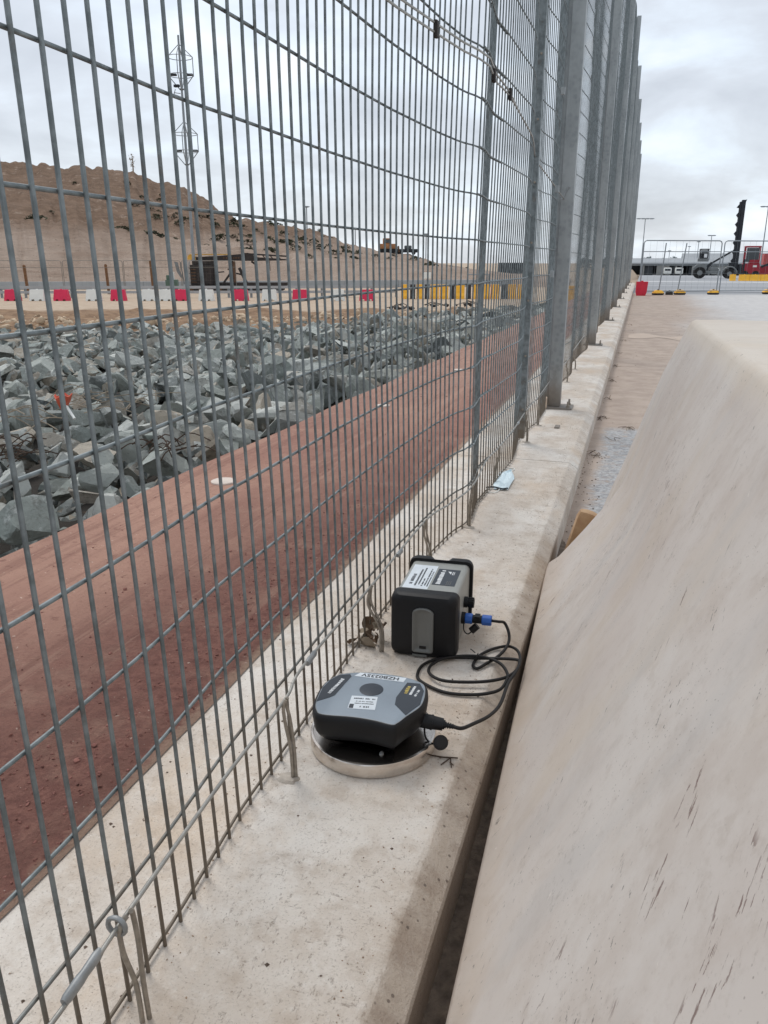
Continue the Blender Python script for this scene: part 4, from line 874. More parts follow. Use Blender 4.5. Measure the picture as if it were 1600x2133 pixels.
# dark debris by the road
rnd = random.Random(12)
for (x, y, n, lb) in ((-9.3, 31.9, 9, 'heap of dark twisted debris at the rim of the rocks'), (-8.4, 34.2, 4, 'small scatter of dark debris beside the dirt road'), (-7.0, 35.2, 6, 'low dark debris in front of the yellow blocks')):
    t = thing('debris_heap', lb, 'debris', (x, y, -.82))
    for k in range(n):
        o = link('debris_piece', RM[rnd.randrange(22)].copy(), t); o.data.materials[0] = DARKM
        o.location = (rnd.uniform(-.6, .6), rnd.uniform(-.2, .2), rnd.uniform(0, .12)); o.scale = (rnd.uniform(.05, .15), rnd.uniform(.05, .09), rnd.uniform(.04, .11)); o.rotation_euler = (rnd.uniform(-1, 1), rnd.uniform(-1, 1), rnd.uniform(0, 3))
    for k in range(3): MB().tube([(rnd.uniform(-.6, 0), 0, .05), (rnd.uniform(-.1, .2), 0, rnd.uniform(.12, .26)), (rnd.uniform(.2, .7), 0, .04)], .015, 5).build('bent_bar', DARKM, t)
# guard rail
t = thing('guard_rail', 'pale steel guard rail running behind the red and white barriers', 'guard rail')
pts = [(-40, 35.3), (-33.63, 37.3), (-28.57, 39.0), (-23.67, 40.7), (-18.71, 42.5), (-13.3, 45.0)]
for z0, z1 in ((-.66, -.52), (-.40, -.26)):
    b = MB()
    for p, q in zip(pts[:-1], pts[1:]):
        b.add([(p[0], p[1], z0), (q[0], q[1], z0), (q[0], q[1], z1), (p[0], p[1], z1)], [(0, 1, 2, 3)]); b.add([(p[0] + .03, p[1] + .09, z0), (q[0] + .03, q[1] + .09, z0), (q[0] + .03, q[1] + .09, z1), (p[0] + .03, p[1] + .09, z1)], [(0, 1, 2, 3)])
        b.add([(p[0], p[1], z1), (q[0], q[1], z1), (q[0] + .03, q[1] + .09, z1), (p[0] + .03, p[1] + .09, z1)], [(0, 1, 2, 3)])
    b.build('rail_beam', RAILM, t)
for k in range(22):
    f = k / 21 * (len(pts) - 1); i = min(int(f), len(pts) - 2); f -= i; x = pts[i][0] * (1 - f) + pts[i + 1][0] * f; y = pts[i][1] * (1 - f) + pts[i + 1][1] * f + .15
    MB().box(x - .05, x + .05, y, y + .1, -.9, -.3).build('rail_post', LAMPM, t)
# grey low wall further back
t = thing('low_wall', 'long low grey concrete wall at the foot of the hill', 'wall')
b = MB(); pts = [(-52, 45.5), (-44.26, 48.68), (-34.9, 52.7), (-25.67, 57.94), (-18.29, 62.78), (-10, 68)]
for p, q in zip(pts[:-1], pts[1:]):
    dd = Vector((q[0] - p[0], q[1] - p[1], 0)); L = dd.length; M = Matrix.Translation((p[0], p[1], -.9)) @ Matrix.Rotation(math.atan2(dd.y, dd.x), 4, 'Z')
    k = max(1, int(L / 3))
    for j in range(k): MB().bbox(L * j / k + .01, L * (j + 1) / k - .01, 0, .2, 0, .55, .02, M).build('wall_panel', KERBW, t)
# timber stakes
for (x, y, h, lb) in ((-36.0, 41.9, 1.75, 'thin brown timber stake, leftmost behind the barriers'), (-31.68, 44.0, 1.80, 'brown timber stake, middle of three behind the barriers'), (-32.5, 50.2, 2.05, 'brown timber stake, rightmost of three, left of the mast')):
    b = MB(); b.loft([[(sx_ * .075, sy_ * .075, 0) for sx_, sy_ in ((-1, -1), (1, -1), (1, 1), (-1, 1))], [(sx_ * .07 + .02, sy_ * .07, h * .97) for sx_, sy_ in ((-1, -1), (1, -1), (1, 1), (-1, 1))], [(sx_ * .03 + .02, sy_ * .03, h) for sx_, sy_ in ((-1, -1), (1, -1), (1, 1), (-1, 1))]])
    o = b.build('timber_stake', WOODST, loc=(x, y, -.9)); o.rotation_euler = (0, R(-2), .4); tag(o, lb, 'stake', 'timber stakes behind the barriers')
# light site-fence panels
def site_fence(name, label, p, q, z, h, group, m=LAMPM, r=.02, mesh=True, foot=False, mat_f=None):
    p, q = Vector(p), Vector(q); L = (q - p).length; t = thing(name, label, 'fence panel', (p.x, p.y, z), math.atan2(q.y - p.y, q.x - p.x), group)
    rad = .10; fr = [(0, 0, .05), (0, 0, h - rad), (.03, 0, h - .03), (rad, 0, h), (L - rad, 0, h), (L - .03, 0, h - .03), (L, 0, h - rad), (L, 0, .05)]
    MB().tube(fr, r, 6).build('frame_tube', m, t, smooth=60); MB().cyl((0, 0, .14), (L, 0, .14), r * .8, n=6).build('bottom_rail', m, t); MB().cyl((0, 0, h * .80), (L, 0, h * .80), r * .8, n=6).build('top_rail', m, t)
    if mesh:
        b = MB()
        for k in range(1, int(L / .25)): b.cyl((k * .25, 0, .14), (k * .25, 0, h), .0025, n=3, cap=False)
        for k in range(1, 4): b.cyl((0, 0, h * k * .2), (L, 0, h * k * .2), .0025, n=3, cap=False)
        b.build('infill_mesh', m, t)
    return t
fp = [(-36.5, 39.6), (-33.0, 41.6), (-30.3, 43.8), (-27.6, 46.0), (-24.8, 48.0)]
for i in range(4): site_fence('site_fence', f'{ordn[i]} thin tubular fence panel from the left behind the barriers', fp[i], (Vector(fp[i]) + (Vector(fp[i + 1]) - Vector(fp[i])) * .98), -.9, 2.0, 'site fence panels at the foot of the hill', m=mat('dull_tube', S((128, 122, 114)), .7, .2, .1, 3), r=.018)

# ================================================================== BURNT RIG
rg = thing('drilling_rig', 'burnt black tracked rig with long horizontal boom at the foot of the hill', 'rig', (-29.05, 48.7, -.9), R(18))
def bp(name, m, fn, parent=rg): b = MB(); fn(b); return b.build(name, m, parent)
bp('chassis', DARKM, lambda b: (b.bbox(.3, 6.6, -.6, .6, .10, .42, .05), b.bbox(3.2, 6.9, -.75, .75, .42, .62, .04)))
for s in (-1, 1):
    tr = bp('track', DARKM, lambda b, s=s: b.prism([(0.5, .0), (3.3, .0), (3.55, .18), (3.5, .36), (3.3, .45), (.5, .45), (.28, .36), (.25, .18)], 'y', s * .95 - .22, s * .95 + .22))
    for k in range(5): bp('track_wheel', RUSTM, lambda b, s=s, k=k: b.cyl((.65 + k * .62, s * .95 - .26, .2), (.65 + k * .62, s * .95 + .26, .2), .16, n=12), tr)
eb = bp('engine_housing', DARKM, lambda b: (b.bbox(.55, 2.05, -.8, .8, .45, 1.75, .07), b.bbox(.7, 1.9, -.7, .7, 1.75, 1.98, .05), b.bbox(1.0, 1.3, -.86, -.8, .7, 1.5, .02)))
for k in range(5): bp('grille_bar', RUSTM, lambda b, k=k: b.box(.62, .95, -.84, -.80, .62 + k * .2, .68 + k * .2), eb)
bp('bent_panel', GREYM, lambda b: (b.prism([(-.55, 1.95), (-.32, 1.90), (-.22, 1.35), (-.05, .95), (-.18, .90), (-.42, 1.30)], 'y', -.3, -.24), b.bar((-.2, 0, 1.9), (-.05, 0, .5), .06)))
bp('side_ladder', RAILM, lambda b: (b.bar((.42, -.5, .4), (.42, -.5, 1.95), .05), b.bar((.42, -.1, .4), (.42, -.1, 1.95), .05), [b.bar((.42, -.5, z), (.42, -.1, z), .04) for z in (.6, .9, 1.2, 1.5)]))
bp('cab_frame', DARKM, lambda b: (b.bar((2.1, -.5, .45), (2.1, -.5, 2.05), .14), b.bar((2.6, -.5, .5), (3.15, -.5, 1.2), .12), b.bar((3.35, -.5, .45), (3.30, -.5, 2.0), .16), b.bar((3.75, -.5, 1.55), (4.25, -.5, .45), .18), b.bar((3.3, -.5, 1.25), (4.0, -.5, 1.1), .10), b.bbox(2.2, 3.2, -.6, .6, .45, .62, .05), b.bar((2.15, -.5, 1.25), (2.75, -.5, 1.3), .08)))
bp('scorched_strut', RUSTM, lambda b: (b.bar((3.45, -.58, .2), (3.42, -.58, 1.95), .14), b.bar((3.0, -.58, 1.45), (3.5, -.58, 1.5), .1), b.bbox(3.2, 3.9, -.6, -.45, .15, .45, .03)))
bm_ = bp('boom', DARKM, lambda b: (b.prism([(.6, 2.02), (2.4, 2.02), (4.6, 1.98), (6.8, 2.02), (6.8, 2.10), (4.9, 2.22), (4.3, 2.50), (3.9, 2.42), (2.4, 2.30), (.6, 2.22)], 'y', -.28, .28), b.bar((3.9, -.2, 2.45), (6.8, -.2, 2.28), .10), b.bar((3.9, .2, 2.45), (6.8, .2, 2.28), .10), [b.bar((4.3 + k * .5, -.2, 2.40 - k * .03), (4.5 + k * .5, -.2, 2.05), .06) for k in range(5)]))
bp('boom_plate', RUSTM, lambda b: [b.box(2.7 + k * .16, 2.8 + k * .16, -.3, -.285, 2.12, 2.22) for k in range(7)], bm_)
bp('hanging_hose', DARKM, lambda b: b.bar((5.7, 0, 1.98), (5.72, 0, 1.35), .035), bm_)
bp('loose_plate', DARKM, lambda b: b.bar((4.5, 0, 1.95), (4.8, 0, 1.75), .12), bm_)
bp('yellow_cover', YELM, lambda b: (b.prism([(.35, 2.05), (.9, 2.05), (.85, 2.30), (.55, 2.42), (.38, 2.30)], 'y', -.35, .2), b.box(.6, 3.2, -.1, .1, 2.36, 2.42)))
bp('rear_platform', GREYM, lambda b: (b.bbox(.5, 3.0, -.7, -.55, .06, .38, .03), b.bar((6.2, -.6, .1), (6.2, -.6, .62), .06)))
# small green machine beside the mast
t = thing('pump_unit', 'small dark green pump unit left of the mast foot', 'pump', (-31.2, 50.6, -.9), R(18)); GRN = mat('dull_green', S((84, 106, 92)), .6, 0, .2, 3)
MB().bbox(-.4, .4, -.3, .3, .15, .75, .05).build('pump_body', GRN, t, smooth=40); MB().cyl((.15, 0, .75), (.15, 0, 1.25), .05, n=8).build('exhaust', WHITEPL, t); MB().bbox(-.35, .05, -.2, .2, .75, 1.05, .05).build('tank', GRN, t)
for s in (-.3, .3): MB().cyl((s, -.34, .16), (s, -.26, .16), .16, n=12).build('wheel', TYRE, t)

# ================================================================== LIGHT MASTS
mt = thing('light_mast', 'tall grey light mast with two octagonal lamp cages beyond the fence', 'mast', (-28.22, 48.59, -.9))
b = MB(); b.cyl((0, 0, 0), (0, 0, 15.1), .11, .06, n=14); b.cyl((0, 0, 0), (0, 0, .1), .3, n=12); b.build('pole', LAMPM, mt, smooth=50)
for zc_ in (13.35, 9.05):
    cg = bpy.data.objects.new('lamp_cage', MB().tube([(.12 * math.cos(a), .12 * math.sin(a), zc_ - 1.2) for a in np.linspace(0, 6.28, 9)[:-1]], .03, 5, closed=True).mesh('lamp_cage', LAMPM)); COL.objects.link(cg); cg.parent = mt
    for k in range(2):
        a0 = bang + k * math.pi / 2; ca, sa = math.cos(a0), math.sin(a0); hx = [(0, 1.28), (.78, .55), (.78, -.45), (.1, -1.25), (-.1, -1.25), (-.78, -.45), (-.78, .55)]
        MB().tube([(x * ca, x * sa, zc_ + z) for x, z in hx], .03, 5, closed=True).build('cage_hoop', LAMPM, cg)
    for z in (.55, -.45): MB().tube([(.78 * math.cos(a), .78 * math.sin(a), zc_ + z) for a in np.linspace(0, 2 * math.pi, 13)[:-1]], .022, 5, closed=True).build('cage_ring', LAMPM, cg)
    for a in (bang, bang + math.pi): 
        M = Matrix.Translation((.5 * math.cos(a), .5 * math.sin(a), zc_ - .42)) @ Matrix.Rotation(a, 4, 'Z'); MB().bbox(-.24, .24, -.12, .12, -.05, .07, .03, M).build('floodlight', DARKMAST, cg)
b = MB(); ca, sa = math.cos(bang + math.pi), math.sin(bang + math.pi); b.tube([(.1 * ca, .1 * sa, 11.9), (.5 * ca, .5 * sa, 11.95)], .02, 5); b.tube([(.4 * ca, .4 * sa, 12.15), (.55 * ca, .55 * sa, 11.7)], .02, 5); b.bbox(.3 * ca - .18, .3 * ca + .18, .3 * sa - .1, .3 * sa + .1, 12.25, 12.4, .03); b.build('camera_bracket', DARKMAST, mt)
def lamp_pole(label, x, y, z0, top, heads, grp):
    t = thing('light_pole', label, 'light pole', (x, y, z0), bang, grp); h = top - z0
    MB().cyl((0, 0, 0), (0, 0, h), .0035 * h + .09, .09, n=8).build('pole', LAMPM, t, smooth=50)
    MB().bar((-heads * .55, 0, h), (heads * .55, 0, h), .12).build('cross_arm', LAMPM, t)
    for k in range(heads):
        xx = (k - (heads - 1) / 2) * 1.05; MB().bbox(xx - .36, xx + .36, -.3, .3, h - .14, h + .10, .06).build('lamp_head', LAMPM, t)
    return t
gp_ = 'distant light poles'
def azp(az, r): return -r * math.sin(az), r * math.cos(az)
for az, r, et, heads, lb in ((.3922, 150, .0623, 1, 'thin distant light pole behind the low end of the hill'), (.3352, 170, .0385, 2, 'distant two-headed light pole right of the burnt rig'), (.2507, 150, .032, 1, 'distant light pole above the yellow and black blocks')):
    x, y = azp(az, r); lamp_pole(lb, x, y, -1.0, 1 + et * r, heads, gp_)
for az, r, et, heads, lb in ((.0005, 215, .0471, 4, 'tall distant light pole beside the end of the mesh fence'), (-.0717, 235, .0284, 2, 'distant light pole behind the grey container handler'), (-.1250, 190, .0571, 3, 'tall light pole at the right edge of the yard'), (-.0590, 260, .0219, 1, 'faint distant light pole above the cab of the container handler'), (-.0495, 290, .0169, 1, 'faint short distant light pole left of the container handler'), (-.0290, 280, .0125, 1, 'faintest distant light pole above the shed roof')):
    x, y = azp(az, r); lamp_pole(lb, x, y, yz(y), 1 + et * r, heads, gp_)

# ================================================================== HILL DETAILS
rnd = random.Random(21)
def shrub_mesh(seed):
    r_ = random.Random(seed); b = MB()
    for k in range(70):
        th = r_.uniform(0, 6.28); ph_ = r_.uniform(.05, 1.5); rr_ = r_.uniform(.35, 1) ** .6; c0 = Vector((rr_ * math.cos(th) * math.sin(ph_), rr_ * math.sin(th) * math.sin(ph_), rr_ * math.cos(ph_) * .8)); s = r_.uniform(.10, .24)
        q = Matrix.Rotation(r_.uniform(0, 6), 4, 'Z') @ Matrix.Rotation(r_.uniform(0, 3), 4, 'X'); b.add([c0 + q @ Vector(p) * s for p in ((-1, -.4, 0), (.2, -.7, .2), (1, .3, 0), (-.1, .8, -.2))], [(0, 1, 2, 3)])
    return b.mesh('shrub', SHRUB)
SM = [shrub_mesh(i) for i in range(5)]
spots = [(.6795, 101, .5), (.676, 92, .4), (.648, 104, .4)]
for (az, r0, r1, n, sg) in ((.565, 96, 107, 9, .018), (.540, 92, 100, 8, .015), (.49, 88, 103, 14, .02), (.46, 86, 108, 14, .02), (.43, 86, 110, 12, .02), (.40, 90, 112, 12, .02), (.37, 88, 112, 10, .02), (.34, 90, 110, 6, .02), (.6, 85, 89, 6, .05), (.55, 85, 90, 10, .03), (.70, 85, 88, 3, .02), (.42, 113, 114, 8, .05), (.25, 90, 112, 8, .04)):
    for k in range(n): spots.append((rnd.gauss(az, sg), rnd.uniform(r0, r1), rnd.uniform(.25, .75)))
for az, r, s in spots:
    x, y = azp(az, r); o = link('shrub', SM[rnd.randrange(5)], None, (x, y, hill_z(az, r) - .05)); o.scale = (s * rnd.uniform(.8, 1.5), s * rnd.uniform(.8, 1.3), s * rnd.uniform(.7, 1.1)); o.rotation_euler = (0, 0, rnd.uniform(0, 6.28))
    tag(o, 'small dark green shrub growing on the brown hillside', 'shrub', 'shrubs on the hillside')
x, y = azp(.5854, 113.5); t = thing('dry_sapling', 'lone dry sapling standing on the crest of the hill', 'sapling', (x, y, hill_z(.5854, 113.5) - .1))
MB().tube([(0, 0, 0), (.05, 0, 1.0), (0, 0, 2.2)], [.10, .07, .03], 6).build('trunk', DRY, t)
b = MB(); r_ = random.Random(2)
for k in range(60):
    c0 = Vector((r_.gauss(0, .16), r_.gauss(0, .16), r_.uniform(.5, 2.1))); b.add([c0 + Vector((r_.uniform(-.12, .12), r_.uniform(-.12, .12), r_.uniform(-.2, .2))) for _ in range(3)], [(0, 1, 2)])
b.build('crown', DRY, t)
x, y = azp(.296, 112); dz = thing('bulldozer', 'small orange bulldozer working on the crest of the hill', 'bulldozer', (x, y, hill_z(.296, 112) - .05), R(20)); ORM = mat('orange_machine', S((164, 112, 70)), .6, 0, .15, 2)
MB().bbox(-1.2, 1.0, -.6, .6, .5, 1.15, .08).build('hull', ORM, dz, smooth=40); cb = MB().bbox(-.7, .3, -.5, .5, 1.15, 1.85, .08).build('cab', ORM, dz, smooth=40); MB().box(-.6, .2, -.52, -.505, 1.25, 1.7).build('window', GLASS, cb)
for s in (-1, 1): MB().prism([(-1.3, .1), (-1.1, 0), (.9, 0), (1.1, .15), (1.0, .5), (-1.2, .5)], 'y', s * .75 - .18, s * .75 + .18).build('track', TYRE, dz)
MB().prism([(1.3, .05), (1.5, .1), (1.42, .9), (1.3, .85)], 'y', -1, 1).build('blade', RUSTM, dz)
x, y = azp(.274, 112); pk = thing('pickup_truck', 'small dark pickup truck parked right of the bulldozer', 'truck', (x, y, hill_z(.274, 112) - .02), R(15))
MB().bbox(-1.5, 1.5, -.6, .6, .3, .75, .1).build('body', DARKMAST, pk, smooth=40); cb = MB().bbox(-.3, .7, -.55, .55, .75, 1.2, .12).build('cab', GREYM, pk, smooth=40); MB().box(-.2, .6, -.57, -.555, .8, 1.1).build('window', GLASS, cb)
for sx_ in (-.95, .95):
    for sy_ in (-.55, .55): MB().cyl((sx_, sy_ - .1, .28), (sx_, sy_ + .1, .28), .28, n=14).build('wheel', TYRE, pk)
t = thing('dark_container', 'dark shipping container far beyond the fence', 'container', (-14.0, 95, -1.0), bang)
b = MB(); b.box(-1.6, 1.6, -1.2, 1.2, .1, 1.95); b.build('container_shell', DARKMAST, t)
for k in range(13): MB().box(-1.55 + k * .25, -1.45 + k * .25, -1.26, -1.2, .15, 1.9).build('rib', DARKMAST, t)

# ================================================================== YARD: GATE LINE, MACHINES, SHED
t = thing('water_barrier', 'deep red plastic barrier standing at the far end of the plinth', 'barrier', (.08, 30.9, -.14), R(2))
b = MB(); b.loft([[(x * (1 - .12 * (z < .05)), yy * (.24 if z < .2 else .16), z) for x, z in ((-.19, 0), (.15, 0), (.17, .12), (.20, .48), (-.20, .48), (-.20, .12))] for yy in (-1, 1)]); b.build('barrier_shell', REDPL2, t); MB().cyl((0, 0, .48), (0, 0, .51), .04, n=10).build('filler_cap', REDPL2, t)
gl = [((.02, 31.2), (2.72, 32.55)), ((2.82, 32.6), (5.6, 34.0))]
for i, (p, q) in enumerate(gl): site_fence('site_fence', ('left', 'right')[i] + ' tubular site fence panel standing on yellow feet in the yard', p, q, -.14, 1.88, 'yard fence panels', r=.02)
x_ = thing('bracing_tube', 'slanting tubular stay behind the left yard fence panel', 'stay', (.62, 31.62, -.14)); MB().tube([(.05, 0, 0), (.12, 0, .9), (.16, .05, 1.80)], .02, 6).build('stay_tube', LAMPM, x_)
x_ = thing('bracing_tube', 'second slanting stay between two yellow feet in the yard', 'stay', (1.36, 32.1, -.14)); MB().tube([(-.02, 0, 0), (.06, 0, .9), (.14, .05, 1.80)], .02, 6).build('stay_tube', LAMPM, x_)
for i, ((x, y), lb) in enumerate(zip(((.66, 31.5), (1.43, 32.05), (2.62, 32.6), (4.62, 33.7)), ('yellow fence foot nearest the red barrier', 'yellow fence foot beside the dark block', 'yellow fence foot under the joint of two fence panels', 'yellow fence foot at the right edge of the yard'))):
    t = thing('ballast_block', lb, 'fence foot', (x, y, -.14), R(25), 'yellow fence feet')
    MB().loft([[(sx_ * w, sy_ * d_, z) for sx_, sy_ in ((-1, -.6), (-.6, -1), (.6, -1), (1, -.6), (1, .6), (.6, 1), (-.6, 1), (-1, .6))] for w, d_, z in ((.17, .11, 0.0), (.20, .13, .03), (.20, .13, .07))]).build('foot_base', BLKBAR, t)
    MB().loft([[(sx_ * w, sy_ * d_, z) for sx_, sy_ in ((-1, -.6), (-.6, -1), (.6, -1), (1, -.6), (1, .6), (.6, 1), (-.6, 1), (-1, .6))] for w, d_, z in ((.20, .13, .0705), (.17, .11, .13), (.11, .08, .17))]).build('foot_top', YELPL, t, smooth=30); MB().cyl((0, 0, .17), (0, 0, .20), .035, n=8).build('socket', BLKBAR, t)
t = thing('dark_block', 'small dark weight block between two yellow fence feet', 'block', (1.06, 31.85, -.14)); MB().bbox(-.13, .13, -.09, .09, 0, .10, .015).build('block', BLKBAR, t); MB().prism([(-.11, .10), (.11, .10), (.02, .17), (-.02, .17)], 'y', -.06, .06).build('block_top', LAMPM, t)
# yellow row in the yard
for i, (x, w) in enumerate(((8.35, .55), (9.35, .95), (10.3, .95), (11.25, .95))):
    t = thing('yard_barrier', f'{ordn[i]} yellow barrier from the left in the yard row', 'barrier', (x, 84.5, yz(84.5)), 0, 'yellow barriers in the yard')
    MB().prism([(-.28, 0), (.28, 0), (.20, .2), (.14, .58), (-.14, .58), (-.20, .2)], 'x', -w / 2 + .01, w / 2 - .01).build('barrier_shell', YELPL, t); MB().cyl((0, 0, .58), (0, 0, .61), .05, n=8).build('filler_cap', YELPL, t)

# empty-container handler: grey truck with a tall dark mast
Yh = 115.0; zh = yz(Yh); hd = thing('container_handler', 'grey container handler truck with a tall dark lifting mast', 'container handler', (7.25, Yh, zh))
def hp(name, m, fn, parent=hd, smooth=None): b = MB(); fn(b); return b.build(name, m, parent, smooth)
hp('chassis', GREYM, lambda b: (b.bbox(-.2, 4.6, -.7, .7, .60, .98, .08), b.prism([(-.75, 1.05), (.75, 1.05), (.85, 1.4), (.45, 1.85), (-.35, 1.75), (-.85, 1.35)], 'y', -.7, .7), b.bbox(1.2, 2.2, -.5, .5, .95, 1.5, .1)))
for x, rr_ in ((0, .72), (3.55, .62)):
    for s in (-1, 1):
        w = hp('wheel', TYRE, lambda b: b.cyl((x, s * .95 - .28, rr_), (x, s * .95 + .28, rr_), rr_, n=24), smooth=40); hp('hub', GREYM, lambda b: b.cyl((x, s * .95 - .30, rr_), (x, s * .95 + .30, rr_), rr_ * .45, n=16), w)
hp('mudguard', GREYM, lambda b: b.tube([(3.55 + .85 * math.cos(a), -.95, .62 + .85 * math.sin(a)) for a in np.linspace(.3, 2.9, 9)], .10, 6))
cb = hp('cab', DARKMAST, lambda b: (b.bbox(-.15, .85, -.55, .55, 2.5, 2.6, .03), b.bbox(-.2, .9, -.6, .6, 3.55, 3.68, .04), [b.bar((x, y, 2.55), (x, y, 3.6), .10) for x in (-.12, .82) for y in (-.52, .52)], b.box(-.1, .35, -.3, .3, 2.6, 3.1)))
hp('cab_window', GLASS, lambda b: b.box(-.05, .75, -.535, -.53, 3.05, 3.5), cb)
hp('cab_stand', GREYM, lambda b: (b.bbox(-.35, .95, -.5, .5, 2.1, 2.5, .05), b.bar((-.3, -.55, 2.4), (-.3, -.55, 3.6), .05)))
hp('lift_arm', DARKMAST, lambda b: (b.bar((.9, 0, 1.6), (3.65, 0, 3.35), .22), b.bar((.85, 0, 1.3), (1.4, 0, 2.0), .3)))
ms = hp('mast', DARKMAST, lambda b: (b.box(3.85, 4.05, -.5, -.3, .4, 9.25), b.box(3.85, 4.05, .3, .5, .4, 9.25), b.box(4.08, 4.50, -.55, -.15, .4, 9.45), b.box(4.08, 4.50, .15, .55, .4, 9.45), b.box(4.0, 4.45, -.15, .15, .5, 9.2), b.prism([(3.55, 8.6), (4.1, 9.35), (4.62, 9.5), (4.5, 9.2), (3.9, 8.5)], 'y', -.4, .4)))
for z in (2.2, 3.3, 4.4, 5.5, 6.6, 7.7): hp('mast_bracket', DARKMAST, lambda b: b.prism([(3.60, z), (3.86, z - .35), (3.86, z + .35)], 'y', -.4, .4), ms)
hp('carriage', DARKMAST, lambda b: (b.bbox(4.55, 5.05, -.8, .8, .5, 1.8, .08), b.box(5.1, 5.3, -.7, -.5, .3, 2.4), b.bbox(3.4, 4.0, -.7, .7, 1.2, 2.0, .1)))
# red reach truck further right
Yr = 128.0; rd = thing('reach_truck', 'dark red lift truck with high cab right of the mast', 'lift truck', (14.6, Yr, yz(Yr)))
def rp(name, m, fn, parent=rd, smooth=None): b = MB(); fn(b); return b.build(name, m, parent, smooth)
rp('hull', REDM, lambda b: (b.prism([(-1.0, .6), (1.25, .6), (1.35, 1.3), (1.2, 2.0), (-.9, 2.0), (-1.1, 1.3)], 'y', -1, 1)))
cb = rp('cab', REDM, lambda b: ([b.bar((x, y, 1.95), (x, y, 4.2), .14) for x in (-.75, 1.15) for y in (-.7, .7)], b.bbox(-.85, 1.25, -.8, .8, 4.15, 4.35, .05), b.bbox(-.1, 1.1, -.7, .7, 2.0, 2.5, .05)))
rp('cab_glass', GLASS, lambda b: b.box(-.6, 1.05, -.62, -.60, 2.2, 4.1), cb); rp('seat', DARKMAST, lambda b: b.bbox(.1, .7, -.3, .3, 2.5, 3.4, .1), cb)
for x in (-.55, .85):
    for s in (-.8, .8): rp('wheel', TYRE, lambda b: b.cyl((x, s - .25, .5), (x, s + .25, .5), .5, n=18), smooth=40)
rp('boom', DARKMAST, lambda b: b.bar((1.6, 0, 1.5), (5.2, 0, 3.2), .28))
rp('number_plate', WHITEPL, lambda b: b.box(.4, .9, -1.02, -1.005, 1.5, 1.75))
for k, (x, z, w, h, lb) in enumerate(((19.0, .1, 3.2, 1.6, 'red stacked container at the right edge, lower'), (19.3, 1.95, 3.0, 1.6, 'faded red stacked container at the right edge, upper'))):
    t = thing('red_container', lb, 'container', (x, 140, yz(140) + z)); m_ = REDM if k == 0 else mat('faded_red', S((176, 82, 80)), .7, 0, .1, 2)
    MB().box(-w / 2, w / 2, -1.2, 1.2, 0, h).build('container_shell', m_, t)
    for q in range(9): MB().box(-w / 2 + .1 + q * w / 9.5, -w / 2 + .22 + q * w / 9.5, -1.26, -1.2, .1, h - .1).build('rib', m_, t)
# shed
Ys = 232.0; zs = yz(Ys); sh = thing('storage_shed', 'long low grey shed with dark open bays across the yard', 'shed', (0, Ys, zs))
def sp_(name, m, fn, parent=sh): b = MB(); fn(b); return b.build(name, m, parent)
sp_('back_wall', SHADEOP, lambda b: b.box(-4, 62, 7.8, 8, 0, 3.3))
sp_('roof', ROOF, lambda b: (b.prism([(-1.0, 3.05), (-.8, 3.25), (4, 4.35), (9, 4.0), (9, 3.8), (4, 4.1), (-1.0, 2.85)], 'x', -5, 64)))
sp_('fascia', LAMPM, lambda b: b.box(-5, 64, -.6, -.4, 2.45, 2.86))
for k in range(17):
    x = -3.5 + k * 4.1; c_ = sp_('column', WALL, lambda b: b.box(x - .2, x + .2, -.3, .1, 0, 2.46))
for k, x in enumerate((5.5, 20.5, 33.5, 46)):
    sp_('wall_panel', WALL, lambda b: b.box(x - 1.6, x + 1.6, -.35, 0, 0, 2.44))
for k, x in enumerate((1.5, 9.0, 13.5, 17, 25, 29.5, 37, 41.5, 50, 55)):
    sp_('bay_shade_panel', SHADEOP, lambda b: b.box(x - 1.5, x + 1.5, .3, .4, 0, 2.3))  # dark sheets standing in for the shade inside the open bays
for k, (x, lb) in enumerate(((6.6, 'white small van parked left before the shed'), (9.4, 'white small van parked second before the shed'), (18.2, 'pale small van parked before the middle shed bays'))):
    t = thing('parked_van', lb, 'van', (x, Ys - 4, yz(Ys - 4)), 0, 'vans before the shed'); MB().bbox(-.95, .95, -2, 2, .35, 1.9, .25).build('body', WHITEPL, t, smooth=40); MB().box(-.7, .7, -2.03, -2.0, 1.15, 1.65).build('windscreen', GLASS, t)
    for sx_ in (-.8, .8): MB().cyl((sx_ - .12, -1.3, .35), (sx_ + .12, -1.3, .35), .35, n=14).build('wheel', TYRE, t)
# second, farther shed roof and a belt of trees
t = thing('far_shed', 'pale roof of a second shed behind the container handler', 'shed', (34, 262, yz(262))); MB().box(-22, 40, 0, 12, 0, 4.2).build('wall', WALL, t); MB().prism([(-.8, 4.2), (6, 6.2), (13, 4.2)], 'x', -22.5, 40.5).build('roof', ROOF, t)
VV = []; FF = []; off = 0; rnd = random.Random(31)
for k in range(5200):
    x = rnd.uniform(-20, 34); top = 3.4 + 1.3 * mnoise.noise(Vector((x * .35, 0, 0))) + .6 * mnoise.noise(Vector((x * 1.3, 0, 0))); z = top * rnd.random() ** .5; s = rnd.uniform(.15, .38); c0 = np.array((x, 285 + rnd.uniform(-2.5, 2.5), yz(285) + z + 1.4))
    V_ = np.random.normal(size=(3, 3)) * s + c0; VV.append(V_); FF.append(np.array([[off, off + 1, off + 2]])); off += 3
o = stuff(link('far_trees', np_mesh('far_trees', VV, FF, TREEFAR))); tag(o, 'hazy belt of far trees above the shed roof', 'trees')

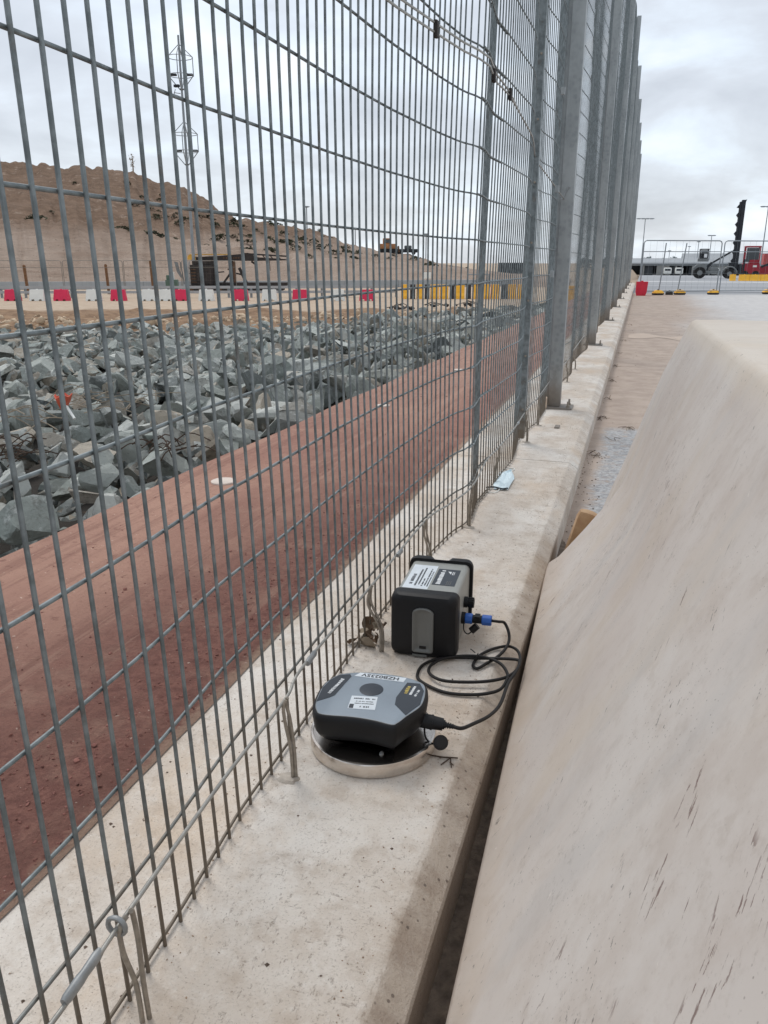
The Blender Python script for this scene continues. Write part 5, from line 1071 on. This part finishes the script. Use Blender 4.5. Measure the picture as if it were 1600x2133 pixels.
# dry weeds and leaf scraps along the plinth foot
rnd = random.Random(41); wl_ = [(4.9, -.17), (5.5, -.10), (6.2, -.18), (5.85, .02), (7.2, -.16), (8.3, -.17), (9.5, -.18), (11, -.17), (12.8, -.15), (16, -.1)]
for i, (y, x) in enumerate(wl_):
    t = thing('dry_weed', 'scrap of dry weed on the sandy strip beside the plinth', 'weed', (x, y, -.14), 0, 'dry weed scraps along the plinth')
    for k in range(rnd.randrange(2, 8)):
        a = rnd.uniform(0, 6.28); L = rnd.uniform(.015, .07); MB().tube(smooth_path([(rnd.uniform(-.04, .04), rnd.uniform(-.08, .08), .003), (L * .6 * math.cos(a), L * math.sin(a), rnd.uniform(.005, .03)), (L * 1.3 * math.cos(a + .4), L * 1.6 * math.sin(a + .4), .004)], 3), .0017, 4).build('stem', DARKDRY if k % 3 else DRY, t)
b = MB()
for k in range(420):
    y = rnd.uniform(.3, 5) if k < 260 else rnd.uniform(4, 20); x = rnd.uniform(-.222, -.10) if k < 300 else rnd.uniform(-.2, 1.4); s = rnd.uniform(.001, .006) if k < 300 else rnd.uniform(.002, .008); z = -.139
    b.add([(x - s, y, z), (x + s * .4, y - s, z), (x + s, y + s * .6, z), (x - s * .2, y + s, z), (x, y, z + s * .7)], [(0, 1, 4), (1, 2, 4), (2, 3, 4), (3, 0, 4)])
tag(stuff(b.build('gutter_grit', mat('gutter_grit', S((96, 82, 70)), .95, 0, .35, 60))), 'dark grit and crumbs in the gutter between plinth and barrier', 'grit')

# loose clods and crumbs of red soil on the path, thickest towards the plinth
rnd = random.Random(77); VV = []; FF = []; off = 0
for k in range(1500):
    y = .2 + abs(rnd.gauss(0, 1.9)) if k < 1250 else rnd.uniform(.3, 9); x = -.90 - abs(rnd.gauss(0, .22)) if k < 1250 else rnd.uniform(-2.05, -.9)
    if x < -2.05: continue
    s_ = rnd.uniform(.0010, .0038) * (1.8 if rnd.random() < .04 else 1)
    v, f = RA[rnd.randrange(22)]; M = np.array(rmat((x, y, -.006 + .009 * (x + 2.09) / 1.21 + s_ * .15, s_, 0, rnd.uniform(0, 6), rnd.uniform(-.5, .5), rnd.uniform(-.5, .5)))); VV.append(v @ M[:3, :3].T + M[:3, 3]); FF.append(f + off); off += len(v)
o = stuff(link('soil_clods', np_mesh('soil_clods', VV, FF, mat('red_clod', S((126, 84, 75)), .95, 0, .35, 25)))); tag(o, 'loose clods of red soil scattered on the red path', 'soil')
# sand and grit gathered along the mesh foot and the plinth edge
VV = []; FF = []; off = 0
for k in range(1500):
    y = rnd.uniform(.4, 5.5); x = rnd.choice((mesh_x(y, 0) + rnd.gauss(0, .02), rnd.uniform(-.87, -.285), -.29 - abs(rnd.gauss(0, .03)))); s_ = rnd.uniform(.0005, .0016)
    if math.hypot(x - dc[0], y - dc[1]) < .145: continue
    v, f = RA[rnd.randrange(22)]; M = np.array(rmat((x, y, s_ * .3, s_, 0, rnd.uniform(0, 6), 0, 0))); VV.append(v @ M[:3, :3].T + M[:3, 3]); FF.append(f + off); off += len(v)
o = stuff(link('plinth_sand', np_mesh('plinth_sand', VV, FF, mat('sand_grain', S((150, 128, 108)), .95, 0, .4, 200)))); tag(o, 'fine sand and grit scattered over the top of the plinth', 'sand')
